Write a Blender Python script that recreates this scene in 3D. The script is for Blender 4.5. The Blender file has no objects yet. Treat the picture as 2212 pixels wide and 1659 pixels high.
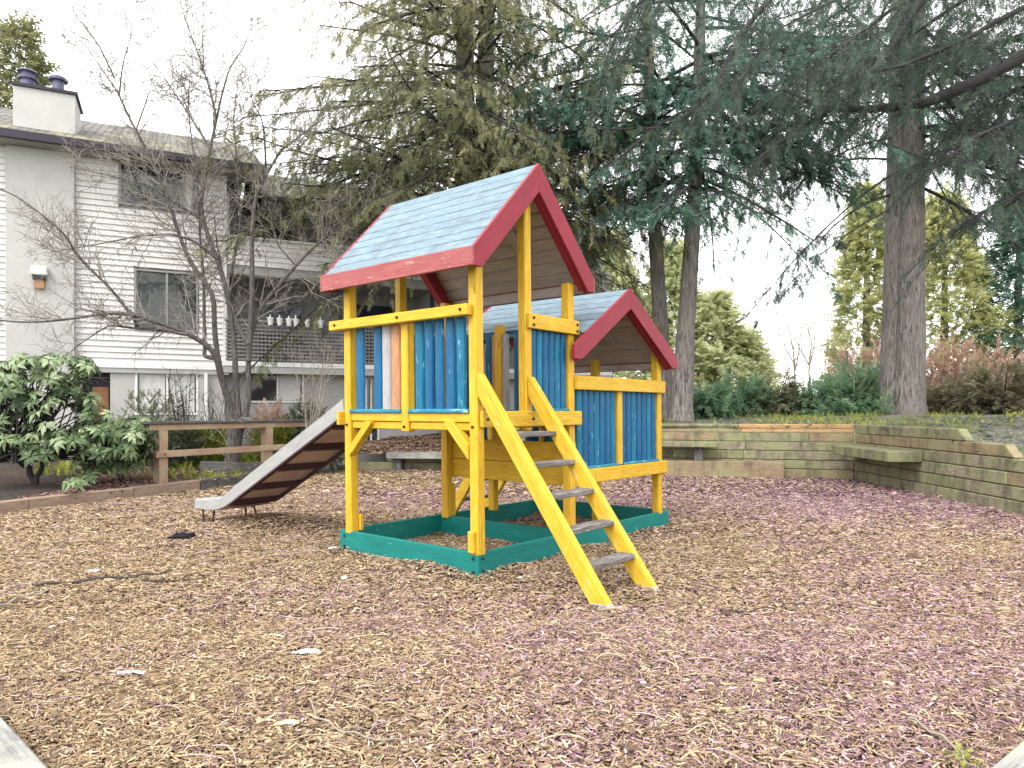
import bpy, math, random
import numpy as np
from mathutils import Vector, Matrix
rng = np.random.default_rng(11)
random.seed(5)
COL = bpy.context.scene.collection
# pixel frame of the photograph measured at 2212 x 1659; a point needs a real distance (or a real height) to be placed
F, CX, HY, H = 1530.0, 1106.0, 889.0, 1.5
def at(x, y, Y):
    return np.array([(x - CX) / F * Y, Y, H - (y - HY) / F * Y])
def gnd(x, y, z=0.0):
    Y = F * (H - z) / (y - HY)
    return np.array([(x - CX) / F * Y, Y, z])
def unit(v):
    v = np.asarray(v, float)
    return v / (np.linalg.norm(v, axis=-1, keepdims=True) + 1e-12)

# ------------------------------------------------------------------ objects
def tag(o, label=None, cat=None, group=None, kind=None):
    if label: o['label'] = label
    if cat: o['category'] = cat
    if group: o['group'] = group
    if kind: o['kind'] = kind
    return o
def empty(name, loc, label, cat, group=None):
    o = bpy.data.objects.new(name, None)
    o.empty_display_size = .2
    COL.objects.link(o)
    o.location = loc
    return tag(o, label, cat, group)
def root_of(o):
    while o.parent: o = o.parent
    return o
def mesh_obj(name, V, faces, mats, parent=None, smooth=False, gc=None, tone=None, col=None, mi=None, origin=None, bevel=0):
    """V (n,3) world coordinates; faces: list of arrays (m,k) or python list of tuples."""
    V = np.asarray(V, float).reshape(-1, 3)
    org = np.zeros(3)
    if parent is not None: org = np.array(root_of(parent).location)
    elif origin is not None: org = np.asarray(origin, float)
    me = bpy.data.meshes.new(name)
    if isinstance(faces, list) and faces and not isinstance(faces[0], np.ndarray):
        tot = np.array([len(f) for f in faces], np.int32)
        idx = np.fromiter((i for f in faces for i in f), np.int32)
    else:
        if isinstance(faces, np.ndarray): faces = [faces]
        tot = np.concatenate([np.full(len(f), f.shape[1], np.int32) for f in faces])
        idx = np.concatenate([f.ravel() for f in faces]).astype(np.int32)
    me.vertices.add(len(V)); me.vertices.foreach_set('co', (V - org).astype(np.float32).ravel())
    me.loops.add(len(idx)); me.loops.foreach_set('vertex_index', idx)
    me.polygons.add(len(tot))
    st = np.concatenate([[0], np.cumsum(tot)[:-1]]).astype(np.int32)
    me.polygons.foreach_set('loop_start', st)
    me.polygons.foreach_set('loop_total', tot)
    for m in (mats if isinstance(mats, (list, tuple)) else [mats]): me.materials.append(m)
    if mi is not None: me.polygons.foreach_set('material_index', np.asarray(mi, np.int32))
    me.polygons.foreach_set('use_smooth', np.full(len(tot), bool(smooth)))
    if gc is not None:
        a = me.attributes.new('gc', 'FLOAT_VECTOR', 'POINT'); a.data.foreach_set('vector', np.asarray(gc, np.float32).ravel())
    if tone is not None:
        a = me.attributes.new('tone', 'FLOAT', 'POINT'); a.data.foreach_set('value', np.asarray(tone, np.float32).ravel())
    if col is not None:
        a = me.attributes.new('tint', 'FLOAT_COLOR', 'POINT')
        c = np.ones((len(V), 4), np.float32); c[:, :3] = col
        a.data.foreach_set('color', c.ravel())
    me.update(calc_edges=True); me.validate()
    o = bpy.data.objects.new(name, me)
    COL.objects.link(o)
    if parent is not None:
        o.parent = parent
    else:
        o.location = org
    if bevel:
        b = o.modifiers.new('bevel', 'BEVEL'); b.width = bevel; b.segments = 1; b.limit_method = 'ANGLE'; b.angle_limit = math.radians(35)
    return o

BOXF = [(0, 2, 3, 1), (4, 5, 7, 6), (0, 1, 5, 4), (2, 6, 7, 3), (0, 4, 6, 2), (1, 3, 7, 5)]
class MB:
    """collects solids into one mesh; gc holds board coordinates (along, across, through) for the grain"""
    def __init__(s): s.V = []; s.Fc = []; s.G = []; s.M = []; s.n = 0
    def add(s, V, Fc, gc=None, mat=0):
        V = np.asarray(V, float).reshape(-1, 3)
        s.V.append(V); s.Fc += [tuple(int(i) + s.n for i in f) for f in Fc]; s.M += [mat] * len(Fc)
        if gc is None: gc = V
        s.G.append(np.asarray(gc, float) + rng.uniform(-40, 40, 3)); s.n += len(V)
        return s
    def box(s, a, b, tf=None, mat=0):
        a = np.array(a, float); b = np.array(b, float); lo = np.minimum(a, b); hi = np.maximum(a, b)
        L = np.array([[(lo, hi)[i >> 2 & 1][0], (lo, hi)[i >> 1 & 1][1], (lo, hi)[i & 1][2]] for i in range(8)])
        od = np.argsort(-(hi - lo)); gc = (L - lo)[:, od]
        return s.add(L if tf is None else tf(L), BOXF, gc, mat)
    def prism(s, poly, a0, a1, fn, tf=None, mat=0, ang=0.0, along=False):
        """poly of (p,q); fn(p,q,a)->local xyz; ang = direction of the grain in the p,q plane"""
        n = len(poly); c, sn = math.cos(ang), math.sin(ang)
        L = np.array([fn(p, q, a) for a in (a0, a1) for p, q in poly], float)
        gc = np.array([(p * c + q * sn, -p * sn + q * c, a) for a in (a0, a1) for p, q in poly])
        if along: gc = gc[:, [2, 0, 1]]
        Fc = [tuple(range(n))[::-1], tuple(range(n, 2 * n))] + [(i, (i + 1) % n, n + (i + 1) % n, n + i) for i in range(n)]
        return s.add(L if tf is None else tf(L), Fc, gc, mat)
    def beam(s, p, q, w, t, up=(0, 0, 1), mat=0):
        """square timber from p to q, w across (horizontal), t through (towards up)"""
        p = np.array(p, float); q = np.array(q, float); x = unit(q - p); y = unit(np.cross(up, x)); z = np.cross(x, y)
        L = np.linalg.norm(q - p)
        loc = np.array([[(0, L)[i >> 2 & 1], (-w / 2, w / 2)[i >> 1 & 1], (-t / 2, t / 2)[i & 1]] for i in range(8)])
        return s.add(p + loc @ np.array([x, y, z]), BOXF, loc, mat)
    def tube(s, pts, rad, sides=8, cap=True, mat=0):
        V, Fq, caps = tube_mesh(pts, rad, sides)
        Fc = [tuple(f) for f in Fq] + (caps if cap else [])
        return s.add(V, Fc, None, mat)
    def build(s, name, mats, parent=None, smooth=False, bevel=0.0, origin=None):
        return mesh_obj(name, np.concatenate(s.V), s.Fc, mats, parent, smooth, gc=np.concatenate(s.G), mi=s.M, bevel=bevel, origin=origin)

def tube_mesh(pts, rad, sides=6):
    P = np.asarray(pts, float); n = len(P); r = np.broadcast_to(np.asarray(rad, float), (n,))
    T = unit(np.gradient(P, axis=0)); ref = np.array([0, 0, 1.0]) if abs(T[0][2]) < .9 else np.array([1.0, 0, 0])
    A = unit(np.cross(T, ref)); B = np.cross(T, A)
    th = np.arange(sides) / sides * 2 * np.pi
    V = P[:, None] + r[:, None, None] * (np.cos(th)[None, :, None] * A[:, None] + np.sin(th)[None, :, None] * B[:, None])
    i = np.arange(n - 1)[:, None] * sides; j = np.arange(sides)[None]; k = (j + 1) % sides
    Fq = np.stack([i + j, i + k, i + sides + k, i + sides + j], -1).reshape(-1, 4)
    return V.reshape(-1, 3), Fq, [tuple(range(sides))[::-1], tuple((n - 1) * sides + q for q in range(sides))]

class Tubes:
    """many branch polylines in one mesh"""
    def __init__(s): s.V = []; s.Fc = []; s.n = 0
    def add(s, pts, rad, sides=4):
        V, Fq, _ = tube_mesh(pts, rad, sides); s.V.append(V); s.Fc.append(Fq + s.n); s.n += len(V)
    def build(s, name, mat, parent=None, smooth=True):
        return mesh_obj(name, np.concatenate(s.V), [np.concatenate(s.Fc)], mat, parent, smooth)

# ------------------------------------------------------------------ materials
def newmat(name):
    m = bpy.data.materials.new(name); m.use_nodes = True
    nt = m.node_tree; b = nt.nodes['Principled BSDF']
    b.inputs['Specular IOR Level'].default_value = .3
    return m, nt, b
def N(nt, typ, **kw):
    n = nt.nodes.new(typ)
    for k, v in kw.items():
        if k.startswith('i_'): n.inputs[k[2:].replace('_', ' ')].default_value = v
        else: setattr(n, k, v)
    return n
def mixc(nt, fac, a, b, mode='MIX'):
    n = nt.nodes.new('ShaderNodeMix'); n.data_type = 'RGBA'; n.blend_type = mode
    for i, v in ((0, fac), (6, a), (7, b)):
        if hasattr(v, 'links'): nt.links.new(v, n.inputs[i])
        else: n.inputs[i].default_value = v if i == 0 else (*v[:3], 1)
    return n.outputs[2]
def ramp(nt, fac, stops):
    r = nt.nodes.new('ShaderNodeValToRGB'); nt.links.new(fac, r.inputs[0])
    while len(r.color_ramp.elements) < len(stops): r.color_ramp.elements.new(.5)
    for e, (p, c) in zip(r.color_ramp.elements, stops):
        e.position = p; e.color = (*c[:3], 1) if hasattr(c, '__len__') else (c, c, c, 1)
    return r.outputs[0]
def noise(nt, vec, scale, detail=4, rough=.6, mp=None):
    if mp is not None:
        m = N(nt, 'ShaderNodeMapping'); m.inputs['Scale'].default_value = mp; nt.links.new(vec, m.inputs[0]); vec = m.outputs[0]
    n = N(nt, 'ShaderNodeTexNoise'); n.inputs['Scale'].default_value = scale; n.inputs['Detail'].default_value = detail; n.inputs['Roughness'].default_value = rough
    nt.links.new(vec, n.inputs['Vector']); return n.outputs['Fac']
def bump(nt, b, h, strength=.3, dist=.01):
    n = N(nt, 'ShaderNodeBump'); n.inputs['Strength'].default_value = strength; n.inputs['Distance'].default_value = dist
    nt.links.new(h, n.inputs['Height']); nt.links.new(n.outputs[0], b.inputs['Normal'])
def attr(nt, name, out='Vector'):
    return N(nt, 'ShaderNodeAttribute', attribute_name=name).outputs[out]
def dk(c, k): return tuple(min(1, x * k) for x in c)

def wood(name, c, c2=None, rough=.6, grain=.35, knots=(.10, .05, .02), wear=0.0, wearc=(.4, .33, .24), spots=.6, moss=None, bumpk=.35, stain=0.0):
    """board with grain along gc.x; c2 = second tone; wear = share of bare scuffs"""
    m, nt, b = newmat(name); v = attr(nt, 'gc'); c2 = c2 or dk(c, .72)
    big = noise(nt, v, 2.2, 4, .6, (1, 5, 5)); fine = noise(nt, v, 1.0, 6, .65, (6, 90, 90))
    rgb = mixc(nt, ramp(nt, big, [(.34, 0), (.68, 1)]), c, c2)
    rgb = mixc(nt, ramp(nt, fine, [(.40, grain), (.62, 0)]), rgb, dk(c, .45))
    if knots is not None:
        k = noise(nt, v, 9, 2, .5, (1, 2.4, 2.4)); rgb = mixc(nt, ramp(nt, k, [(.70, 0), (.76, spots)]), rgb, knots)
    if wear:
        w = noise(nt, v, 5, 5, .7, (1.2, 5, 5)); rgb = mixc(nt, ramp(nt, w, [(.66 - wear, 0), (.70 - wear, .9)]), rgb, wearc)
    if moss is not None:
        w = noise(nt, v, 1.6, 5, .65, (1, 1.6, 1.6)); rgb = mixc(nt, ramp(nt, w, [(.42, 0), (.64, .85)]), rgb, moss)
    if stain:
        w = noise(nt, v, 1.0, 5, .7, (4.5, 1.3, 1)); rgb = mixc(nt, ramp(nt, w, [(.47, 0), (.66, stain)]), rgb, (.055, .05, .04))
    nt.links.new(rgb, b.inputs['Base Color']); b.inputs['Roughness'].default_value = rough
    bump(nt, b, fine, bumpk, .004)
    return m
def plain(name, c, rough=.6, var=.2, scale=6, metal=0, bumpk=.1, bscale=60, c2=None):
    m, nt, b = newmat(name); v = N(nt, 'ShaderNodeTexCoord').outputs['Object']
    n1 = noise(nt, v, scale, 5, .65)
    rgb = mixc(nt, ramp(nt, n1, [(.3, 0), (.7, 1)]), dk(c, 1 + var * .3), c2 or dk(c, 1 - var))
    nt.links.new(rgb, b.inputs['Base Color']); b.inputs['Roughness'].default_value = rough; b.inputs['Metallic'].default_value = metal
    bump(nt, b, noise(nt, v, bscale, 4), bumpk, .006)
    return m
def leafmat(name, a, b_, c_, trans=.35, rough=.5, spec=.3):
    """leaf colour runs a -> b_ -> c_ with the tone attribute; part of the light passes through"""
    m, nt, b = newmat(name)
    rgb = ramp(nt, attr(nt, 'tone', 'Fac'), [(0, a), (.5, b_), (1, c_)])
    nt.links.new(rgb, b.inputs['Base Color']); b.inputs['Roughness'].default_value = rough; b.inputs['Specular IOR Level'].default_value = spec
    t = N(nt, 'ShaderNodeBsdfTranslucent'); nt.links.new(rgb, t.inputs[0])
    mx = N(nt, 'ShaderNodeMixShader'); mx.inputs[0].default_value = trans
    nt.links.new(b.outputs[0], mx.inputs[1]); nt.links.new(t.outputs[0], mx.inputs[2])
    nt.links.new(mx.outputs[0], nt.nodes['Material Output'].inputs[0])
    return m
def bark(name, c, c2, scale=1.0, strength=.9):
    m, nt, b = newmat(name); v = N(nt, 'ShaderNodeTexCoord').outputs['Object']
    r = noise(nt, v, 3.0 * scale, 8, .75, (7, 7, 1.0)); p = noise(nt, v, 1.1, 4, .6)
    rgb = mixc(nt, ramp(nt, r, [(.40, 0), (.60, 1)]), dk(c2, .35), c); rgb = mixc(nt, ramp(nt, p, [(.4, 0), (.65, .7)]), rgb, c2)
    nt.links.new(rgb, b.inputs['Base Color']); b.inputs['Roughness'].default_value = .95
    bump(nt, b, r, strength, .04); return m

M = {}
M['yellow'] = wood('yellow_paint', (.72, .45, .032), (.62, .34, .014), .55, .55, (.20, .09, .01), .045, (.55, .38, .13), spots=.85)
M['yellow_worn'] = wood('worn_yellow_paint', (.72, .47, .04), (.62, .36, .018), .55, .7, (.22, .11, .02), .05, (.54, .42, .18), spots=.85)
M['blue'] = wood('blue_paint', (.005, .125, .27), (.003, .08, .20), .45, .55, (.05, .22, .36), .03, (.12, .32, .42), spots=.5)
M['blue_teal'] = wood('teal_blue_paint', (.007, .175, .30), (.004, .115, .235), .5, .6, None, .05, (.15, .36, .42))
M['blue_strip'] = wood('weathered_blue_paint', (.03, .30, .45), (.01, .16, .33), .6, .75, None, .08, (.30, .52, .58))
M['red'] = wood('red_paint', (.29, .020, .038), (.22, .015, .028), .5, .35, (.12, .01, .02), .02, (.36, .07, .08), spots=.7)
M['red_faded'] = wood('faded_red_paint', (.38, .115, .115), (.32, .065, .07), .6, .5, (.2, .03, .03), .05, (.50, .26, .24), spots=.7)
M['roofblue'] = wood('pale_blue_paint', (.225, .31, .365), (.165, .245, .305), .7, .8, None, .06, (.14, .18, .20), stain=.28)
M['underside'] = wood('bare_roof_underside', (.60, .53, .54), (.48, .41, .42), .8, .55, (.07, .04, .04), .0, spots=.7)
M['green'] = wood('green_paint', (.005, .19, .165), (.004, .145, .13), .5, .3, (.01, .10, .09), .01, (.10, .38, .33), spots=.5)
M['cedar'] = wood('bare_cedar', (.52, .27, .14), (.43, .22, .12), .75, .6, (.16, .05, .02), spots=.9)
M['greywood'] = wood('grey_bare_wood', (.45, .45, .46), (.36, .35, .36), .8, .6, (.16, .14, .13))
M['tread'] = wood('weathered_tread', (.16, .14, .13), (.27, .25, .24), .8, .9, (.04, .035, .03), .05, (.40, .38, .36))
M['timber'] = wood('mossy_timber', (.36, .32, .22), (.27, .22, .15), .9, .85, (.06, .05, .035), .05, (.46, .43, .34), moss=(.24, .27, .12), stain=.7)
M['timber_brown'] = wood('brown_timber', (.38, .27, .17), (.28, .21, .14), .9, .8, (.07, .05, .03), moss=(.28, .27, .14), stain=.55)
M['timber_new'] = wood('fresh_timber', (.58, .37, .18), (.46, .29, .14), .8, .7, (.20, .09, .03), stain=.35)
M['timber_dark'] = wood('dark_grey_timber', (.11, .105, .10), (.17, .16, .15), .9, .9, (.03, .03, .03), .04, (.34, .33, .31))
M['timber_grey'] = wood('grey_timber', (.30, .295, .285), (.22, .215, .205), .9, .9, (.10, .09, .08), moss=(.34, .35, .29))
M['kerbwood'] = wood('kerb_timber', (.38, .27, .19), (.28, .21, .16), .9, .8, (.06, .04, .03), .04, (.2, .19, .18))
M['fence'] = wood('fence_timber', (.44, .29, .20), (.36, .23, .16), .85, .7, (.10, .05, .03), moss=(.40, .34, .22))
M['steel'] = plain('galvanised_steel', (.50, .50, .50), .45, .25, 9, .55, .05)
M['slide_rail'] = wood('grey_slide_rail', (.36, .36, .35), (.29, .29, .28), .55, .35, None, .03, (.3, .29, .27))
M['chute'] = plain('brown_slide_underside', (.62, .43, .35), .5, .3, 4, 0, .1)
M['rib'] = plain('dark_maroon_metal', (.05, .020, .024), .5, .3, 8)
M['bolt'] = plain('rusty_bolt', (.08, .06, .05), .5, .4, 60, .5)
M['black'] = plain('black_cloth', (.008, .008, .012), .95, .5, 40, 0, .6, 90)
M['stucco'] = plain('pale_stucco', (.47, .465, .44), .95, .10, 2.5, 0, .35, 90)
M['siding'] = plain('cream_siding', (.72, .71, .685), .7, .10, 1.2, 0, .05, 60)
M['greywall'] = plain('grey_plaster', (.42, .42, .41), .9, .12, 1.5, 0, .2, 60)
M['trim'] = plain('white_trim', (.78, .78, .76), .6, .08, 3)
M['gutter'] = plain('dark_gutter', (.035, .028, .045), .5, .3, 3)
M['shingle'] = None
M['lattice'] = plain('grey_lattice', (.25, .24, .235), .8, .25, 6)
M['darkwall'] = plain('dark_grey_paint', (.33, .32, .32), .9, .2, 2)  # one even dark grey for balcony walls, soffits and upper window frames
M['glass'] = None
M['curtain'] = plain('pale_curtain', (.62, .62, .60), .9, .15, 9)
M['navy'] = plain('navy_curtain', (.035, .03, .075), .9, .3, 6)
M['pot'] = plain('white_plastic', (.80, .80, .80), .45, .05, 5)
M['flue'] = plain('slate_blue_flue', (.13, .13, .20), .5, .3, 6, .3)
m, nt, b = newmat('window_glass'); b.inputs['Base Color'].default_value = (.03, .035, .035, 1); b.inputs['Roughness'].default_value = .06; b.inputs['Specular IOR Level'].default_value = .6; M['glass'] = m
m, nt, b = newmat('roof_shingles'); v = attr(nt, 'gc')
br = N(nt, 'ShaderNodeTexBrick'); br.inputs['Scale'].default_value = 1; br.inputs['Brick Width'].default_value = .35; br.inputs['Row Height'].default_value = .14; br.inputs['Mortar Size'].default_value = .022
br.inputs['Color1'].default_value = (.13, .125, .115, 1); br.inputs['Color2'].default_value = (.24, .23, .21, 1); br.inputs['Mortar'].default_value = (.025, .025, .025, 1); nt.links.new(v, br.inputs[0])
rgb = mixc(nt, ramp(nt, noise(nt, v, 1.5, 5), [(.5, 0), (.7, .6)]), br.outputs[0], (.30, .30, .14)); nt.links.new(rgb, b.inputs['Base Color']); b.inputs['Roughness'].default_value = .95; bump(nt, b, br.outputs[1], .6, -.02); M['shingle'] = m
# foliage
M['leaf_cedar'] = leafmat('cedar_foliage', (.07, .08, .04), (.20, .21, .10), (.37, .36, .19), .5)
M['leaf_hemlock'] = leafmat('hemlock_foliage', (.035, .075, .055), (.085, .185, .135), (.19, .32, .23), .45)
M['leaf_dark'] = leafmat('dark_green_foliage', (.025, .036, .028), (.075, .115, .085), (.18, .25, .17), .45)  # darker green leaf for overhanging limbs, double trunk and slope shrubs
M['leaf_far'] = leafmat('far_cypress_foliage', (.32, .36, .18), (.55, .58, .33), (.70, .71, .46), .5)  # distance haze and overbright glare put into the pale leaf colour
M['leaf_gold'] = leafmat('golden_cypress_foliage', (.26, .28, .12), (.50, .52, .24), (.66, .66, .37), .5)
M['leaf_juniper'] = leafmat('juniper_foliage', (.05, .10, .05), (.16, .29, .16), (.33, .45, .26), .4)
M['leaf_olive'] = leafmat('brown_green_foliage', (.06, .05, .03), (.17, .16, .09), (.32, .31, .17), .35)
M['leaf_rhodo'] = leafmat('rhododendron_leaf', (.030, .055, .020), (.11, .17, .065), (.34, .42, .24), .28, .42, .4)
M['leaf_lime'] = leafmat('lime_shrub_leaf', (.10, .13, .02), (.26, .30, .045), (.42, .45, .10), .35)
M['leaf_dull'] = leafmat('dull_shrub_leaf', (.05, .06, .04), (.13, .15, .09), (.26, .28, .19), .3)
M['leaf_pink'] = leafmat('reddish_twig', (.34, .20, .15), (.58, .38, .29), (.70, .55, .44), .35)
M['bark_grey'] = bark('grey_fir_bark', (.30, .28, .255), (.19, .165, .15))
M['bark_dark'] = bark('dark_limb_bark', (.05, .045, .05), (.085, .075, .08))
M['bark_cherry'] = bark('bare_tree_bark', (.17, .155, .14), (.075, .07, .068), 2, .6)
M['twig'] = plain('pale_twig', (.30, .27, .22), .9, .35, 5)
M['twig_dark'] = plain('dark_twig', (.07, .058, .05), .9, .4, 5)
M['twig_mid'] = plain('grey_twig', (.29, .27, .235), .9, .45, 5)
M['stem'] = plain('dark_stem', (.03, .026, .026), .9, .3, 7)

# ------------------------------------------------------------------ foliage
def diamond(base, tip, w, nrm):
    d = tip - base; s = np.cross(nrm, d); s = s / (np.linalg.norm(s) + 1e-9) * w / 2; m = base + d * .45
    return [base, m + s, tip, m - s]
def frond_template(n, seed, ang=52, blen=.34, bw=.07, curl=.12):
    g = np.random.default_rng(seed); V = []; tn = []
    for i in range(n):
        t = (i + .6) / (n + .4); b = np.array([t, 0, -curl * t * t])
        l = blen * (1 - .65 * t) * g.uniform(.75, 1.15)
        for s in (-1, 1):
            a = math.radians(ang * g.uniform(.75, 1.2)) * s
            d = np.array([math.cos(a), math.sin(a), -.25 * g.uniform(0, 1.6)])
            V += diamond(b, b + d * l, bw * g.uniform(.8, 1.25), unit(np.array([g.normal(0, .35), g.normal(0, .35), 1]))); tn += [g.uniform(-.12, .12)] * 4
    V += diamond(np.array([0, 0, 0]), np.array([1.08, 0, -curl]), bw * .9, np.array([0, .3, 1])); tn += [-.1] * 4
    return np.array(V), np.array(tn)
FR = [frond_template(7, i) for i in range(6)]
FRF = [frond_template(6, 50 + i, 55, .40, .055, .14) for i in range(6)]
FRS = [frond_template(5, 20 + i, 45, .42, .11, .18) for i in range(5)]
def place(tmpl, O, X, up, S, tone, g):
    """copies of leaf templates at O along X"""
    O = np.asarray(O, float); X = unit(X); m = len(O)
    Y = unit(np.cross(up, X)); Z = np.cross(X, Y)
    which = g.integers(0, len(tmpl), m); Vs = []; Ts = []
    for k in range(len(tmpl)):
        i = np.nonzero(which == k)[0]
        if not len(i): continue
        tv, tt = tmpl[k]
        W = O[i][:, None] + S[i][:, None, None] * (tv[None, :, :1] * X[i][:, None] + tv[None, :, 1:2] * Y[i][:, None] + tv[None, :, 2:] * Z[i][:, None])
        Vs.append(W.reshape(-1, 3)); Ts.append((tone[i][:, None] + tt[None]).ravel())
    return np.concatenate(Vs), np.clip(np.concatenate(Ts), 0, 1)
def leaf_obj(name, V, T, mat, parent=None, kind=None):
    V = np.asarray(V); q = np.arange(len(V), dtype=np.int32).reshape(-1, 4)
    o = mesh_obj(name, V, [q], mat, parent, False, tone=T)
    if kind: o['kind'] = kind
    return o
class Crown:
    def __init__(s, seed): s.g = np.random.default_rng(seed); s.O = []; s.X = []; s.S = []; s.T = []; s.tb = Tubes()
    def sprays(s, pts, size, every, tone, droop=.7, spread=.5):
        """fronds along a twig, hanging"""
        g = s.g; P = np.asarray(pts); L = np.linalg.norm(np.diff(P, axis=0), axis=1).sum(); n = max(2, int(L / every))
        t = np.sort(g.uniform(.12, 1, n)) * (len(P) - 1); i = np.minimum(t.astype(int), len(P) - 2); f = (t - i)[:, None]
        O = P[i] * (1 - f) + P[i + 1] * f; D = unit(P[i + 1] - P[i])
        side = g.normal(0, spread, (n, 3)); X = unit(D * .8 + side + np.array([0, 0, -droop]) * g.uniform(.4, 1.4, (n, 1)))
        s.O.append(O); s.X.append(X); s.S.append(size * g.uniform(.6, 1.35, n)); s.T.append(np.clip(tone + g.normal(0, .16, n), 0, 1))
    def bough(s, o, az, L, slope, droop, up, rad, size, every=.14, gap=.3, tone=.45, sidelen=.38, bare=.15, sdroop=.7, twist=.25):
        g = s.g; n = 9; r = np.linspace(0, 1, n); a = az + twist * g.normal() * r ** 1.5
        P = np.stack([o[0] + np.cumsum(np.r_[0, np.diff(r)] * L * np.sin(a)), o[1] + np.cumsum(np.r_[0, np.diff(r)] * L * np.cos(a)),
                      o[2] + L * (slope * r - droop * r ** 2 + up * r ** 3)], 1)
        s.tb.add(P, rad * (1 - .85 * r) + .006, 5)
        d = bare * L; sgn = 1
        while d < L:
            t = d / L; i = min(int(t * (n - 1)), n - 2); f = t * (n - 1) - i; p = P[i] * (1 - f) + P[i + 1] * f; D = unit(P[i + 1] - P[i])
            hd = unit(np.array([D[1], -D[0], 0])) * sgn; l = L * sidelen * (1 - .65 * t) * g.uniform(.6, 1.3) + .15; m = 4; q = np.linspace(0, 1, m)[:, None]
            dirn = unit(D * g.uniform(.5, 1.0) + hd * g.uniform(.7, 1.1) + np.array([0, 0, g.normal(0, .12)]))
            T = p + dirn * l * q + np.array([0, 0, -1.]) * (l * .45 * sdroop) * q ** 2
            s.tb.add(T, np.linspace(.010 + rad * .12, .003, m), 3)
            s.sprays(T, size, every, tone + g.normal(0, .10), sdroop)
            d += gap * g.uniform(.6, 1.4); sgn = -sgn
        s.sprays(P[-3:], size, every, tone + .05, sdroop)
    def cloud(s, c, rad, n, size, tone, outward=1.0, droop=.4, shell=.45):
        """sprays through an ellipsoid, denser to its outside"""
        g = s.g; u = unit(g.normal(size=(n, 3))); r = g.uniform(shell, 1, n)[:, None] ** .7
        O = np.asarray(c) + u * r * np.asarray(rad)
        s.O.append(O); s.X.append(unit(u * outward + g.normal(0, .45, (n, 3)) + np.array([0, 0, -droop]))); s.S.append(size * g.uniform(.6, 1.4, n)); s.T.append(np.clip(tone + g.normal(0, .16, n), 0, 1))
    def build(s, name, mat, parent, tmpl=None, twigs=None, twigname='branches'):
        O = np.concatenate(s.O); X = np.concatenate(s.X); S = np.concatenate(s.S); T = np.concatenate(s.T)
        up = unit(s.g.normal(0, .45, (len(O), 3)) + np.array([0, 0, 1.]))
        V, tn = place(tmpl or FR, O, X, up, S, T, s.g)
        leaf_obj(name, V, tn, mat, parent)
        if twigs is not None and s.tb.n: s.tb.build(twigname, twigs, parent)
        return len(V) // 4
def trunk_mesh(pts, rad, sides=16, seed=0, ridge=.06):
    """tapered trunk with fluted, uneven bark outline"""
    P = np.asarray(pts, float); k = np.linspace(0, len(P) - 1, 44); i = np.minimum(k.astype(int), len(P) - 2); f = (k - i)[:, None]
    Q = P[i] * (1 - f) + P[i + 1] * f; r = np.interp(k, np.arange(len(P)), rad)
    V, Fq, caps = tube_mesh(Q, r, sides); g = np.random.default_rng(seed)
    ph = g.uniform(0, 6.28, 5); th = np.arange(sides) / sides * 6.283
    w = sum(np.cos(n * th[None] + ph[n - 2] + .15 * np.arange(len(Q))[:, None]) for n in (2, 3, 5)) * ridge * .5 + g.normal(0, ridge * .3, (len(Q), sides))
    C = np.repeat(Q, sides, 0); V = C + (V - C) * (1 + w.reshape(-1, 1))
    return V, [Fq]
# ================================================================== the setting: ground sheets
def vnoise(x, y, seed=0, n=9, lo=.25, hi=3.0):
    g = np.random.default_rng(seed); o = np.zeros_like(np.asarray(x, float))
    for i in range(n):
        k = lo * (hi / lo) ** (i / (n - 1)); a = g.uniform(0, 6.28); o += np.sin(k * 6.28 * (x * math.cos(a) + y * math.sin(a)) + g.uniform(0, 6.28)) / (1 + i * .5)
    return o / 2.2
TH, PX, PY, LEAN = .694, -.301, 6.36, -.009
S_, C_ = math.sin(TH), math.cos(TH)
SLIDE_FOOT = np.array([-3.2, 9.65])
def mulch_h(x, y):
    x = np.asarray(x, float); y = np.asarray(y, float)
    h = .014 * vnoise(x, y, 3) + .006 * vnoise(x, y, 8, 7, 1.5, 6)
    h += .10 * np.exp(-((x - SLIDE_FOOT[0]) ** 2 / .45 + (y - SLIDE_FOOT[1]) ** 2 / .30))
    h += .05 * np.exp(-((x - 2.1) ** 2 + (y - 9.3) ** 2) / 1.2) + .03 * np.exp(-((x + .9) ** 2 + (y - 7.0) ** 2) / .3) - .045 * np.exp(-((x + 4.05) ** 2 + (y - 9.75) ** 2) / .25) - .05 * np.exp(-((x - 1.0) ** 2 + (y - 5.6) ** 2) / .5)
    u = (x - PX) * S_ + (y - PY) * C_; v = -(x - PX) * C_ + (y - PY) * S_; dx = np.maximum(np.maximum(-u, u - 3.64), 0); dy = np.maximum(np.maximum(-v, v - 2.03), 0); ds = np.hypot(dx, dy)
    h += np.where(ds > 0, .035 * np.exp(-(ds / .14) ** 2) * (.6 + .6 * np.sin(u * 5 + v * 4)), .02 * np.sin(u * 4) * np.sin(v * 4.4))
    return h - .005
BND = np.array([(-.9, 1.96), (-8.28, 8.57), (-5.65, 14.26), (-4.9, 16.4), (-4.1, 18.3), (.0, 17.9), (3.6, 16.75), (7.6, 15.7), (7.25, 9.0), (7.2, 7.0), (1.0, 2.1)])
def inside(x, y, poly=BND):
    r = np.zeros(x.shape, bool); j = len(poly) - 1
    for i in range(len(poly)):
        (xi, yi), (xj, yj) = poly[i], poly[j]
        r ^= ((yi > y) != (yj > y)) & (x < (xj - xi) * (y - yi) / (yj - yi + 1e-12) + xi); j = i
    return r
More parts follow.
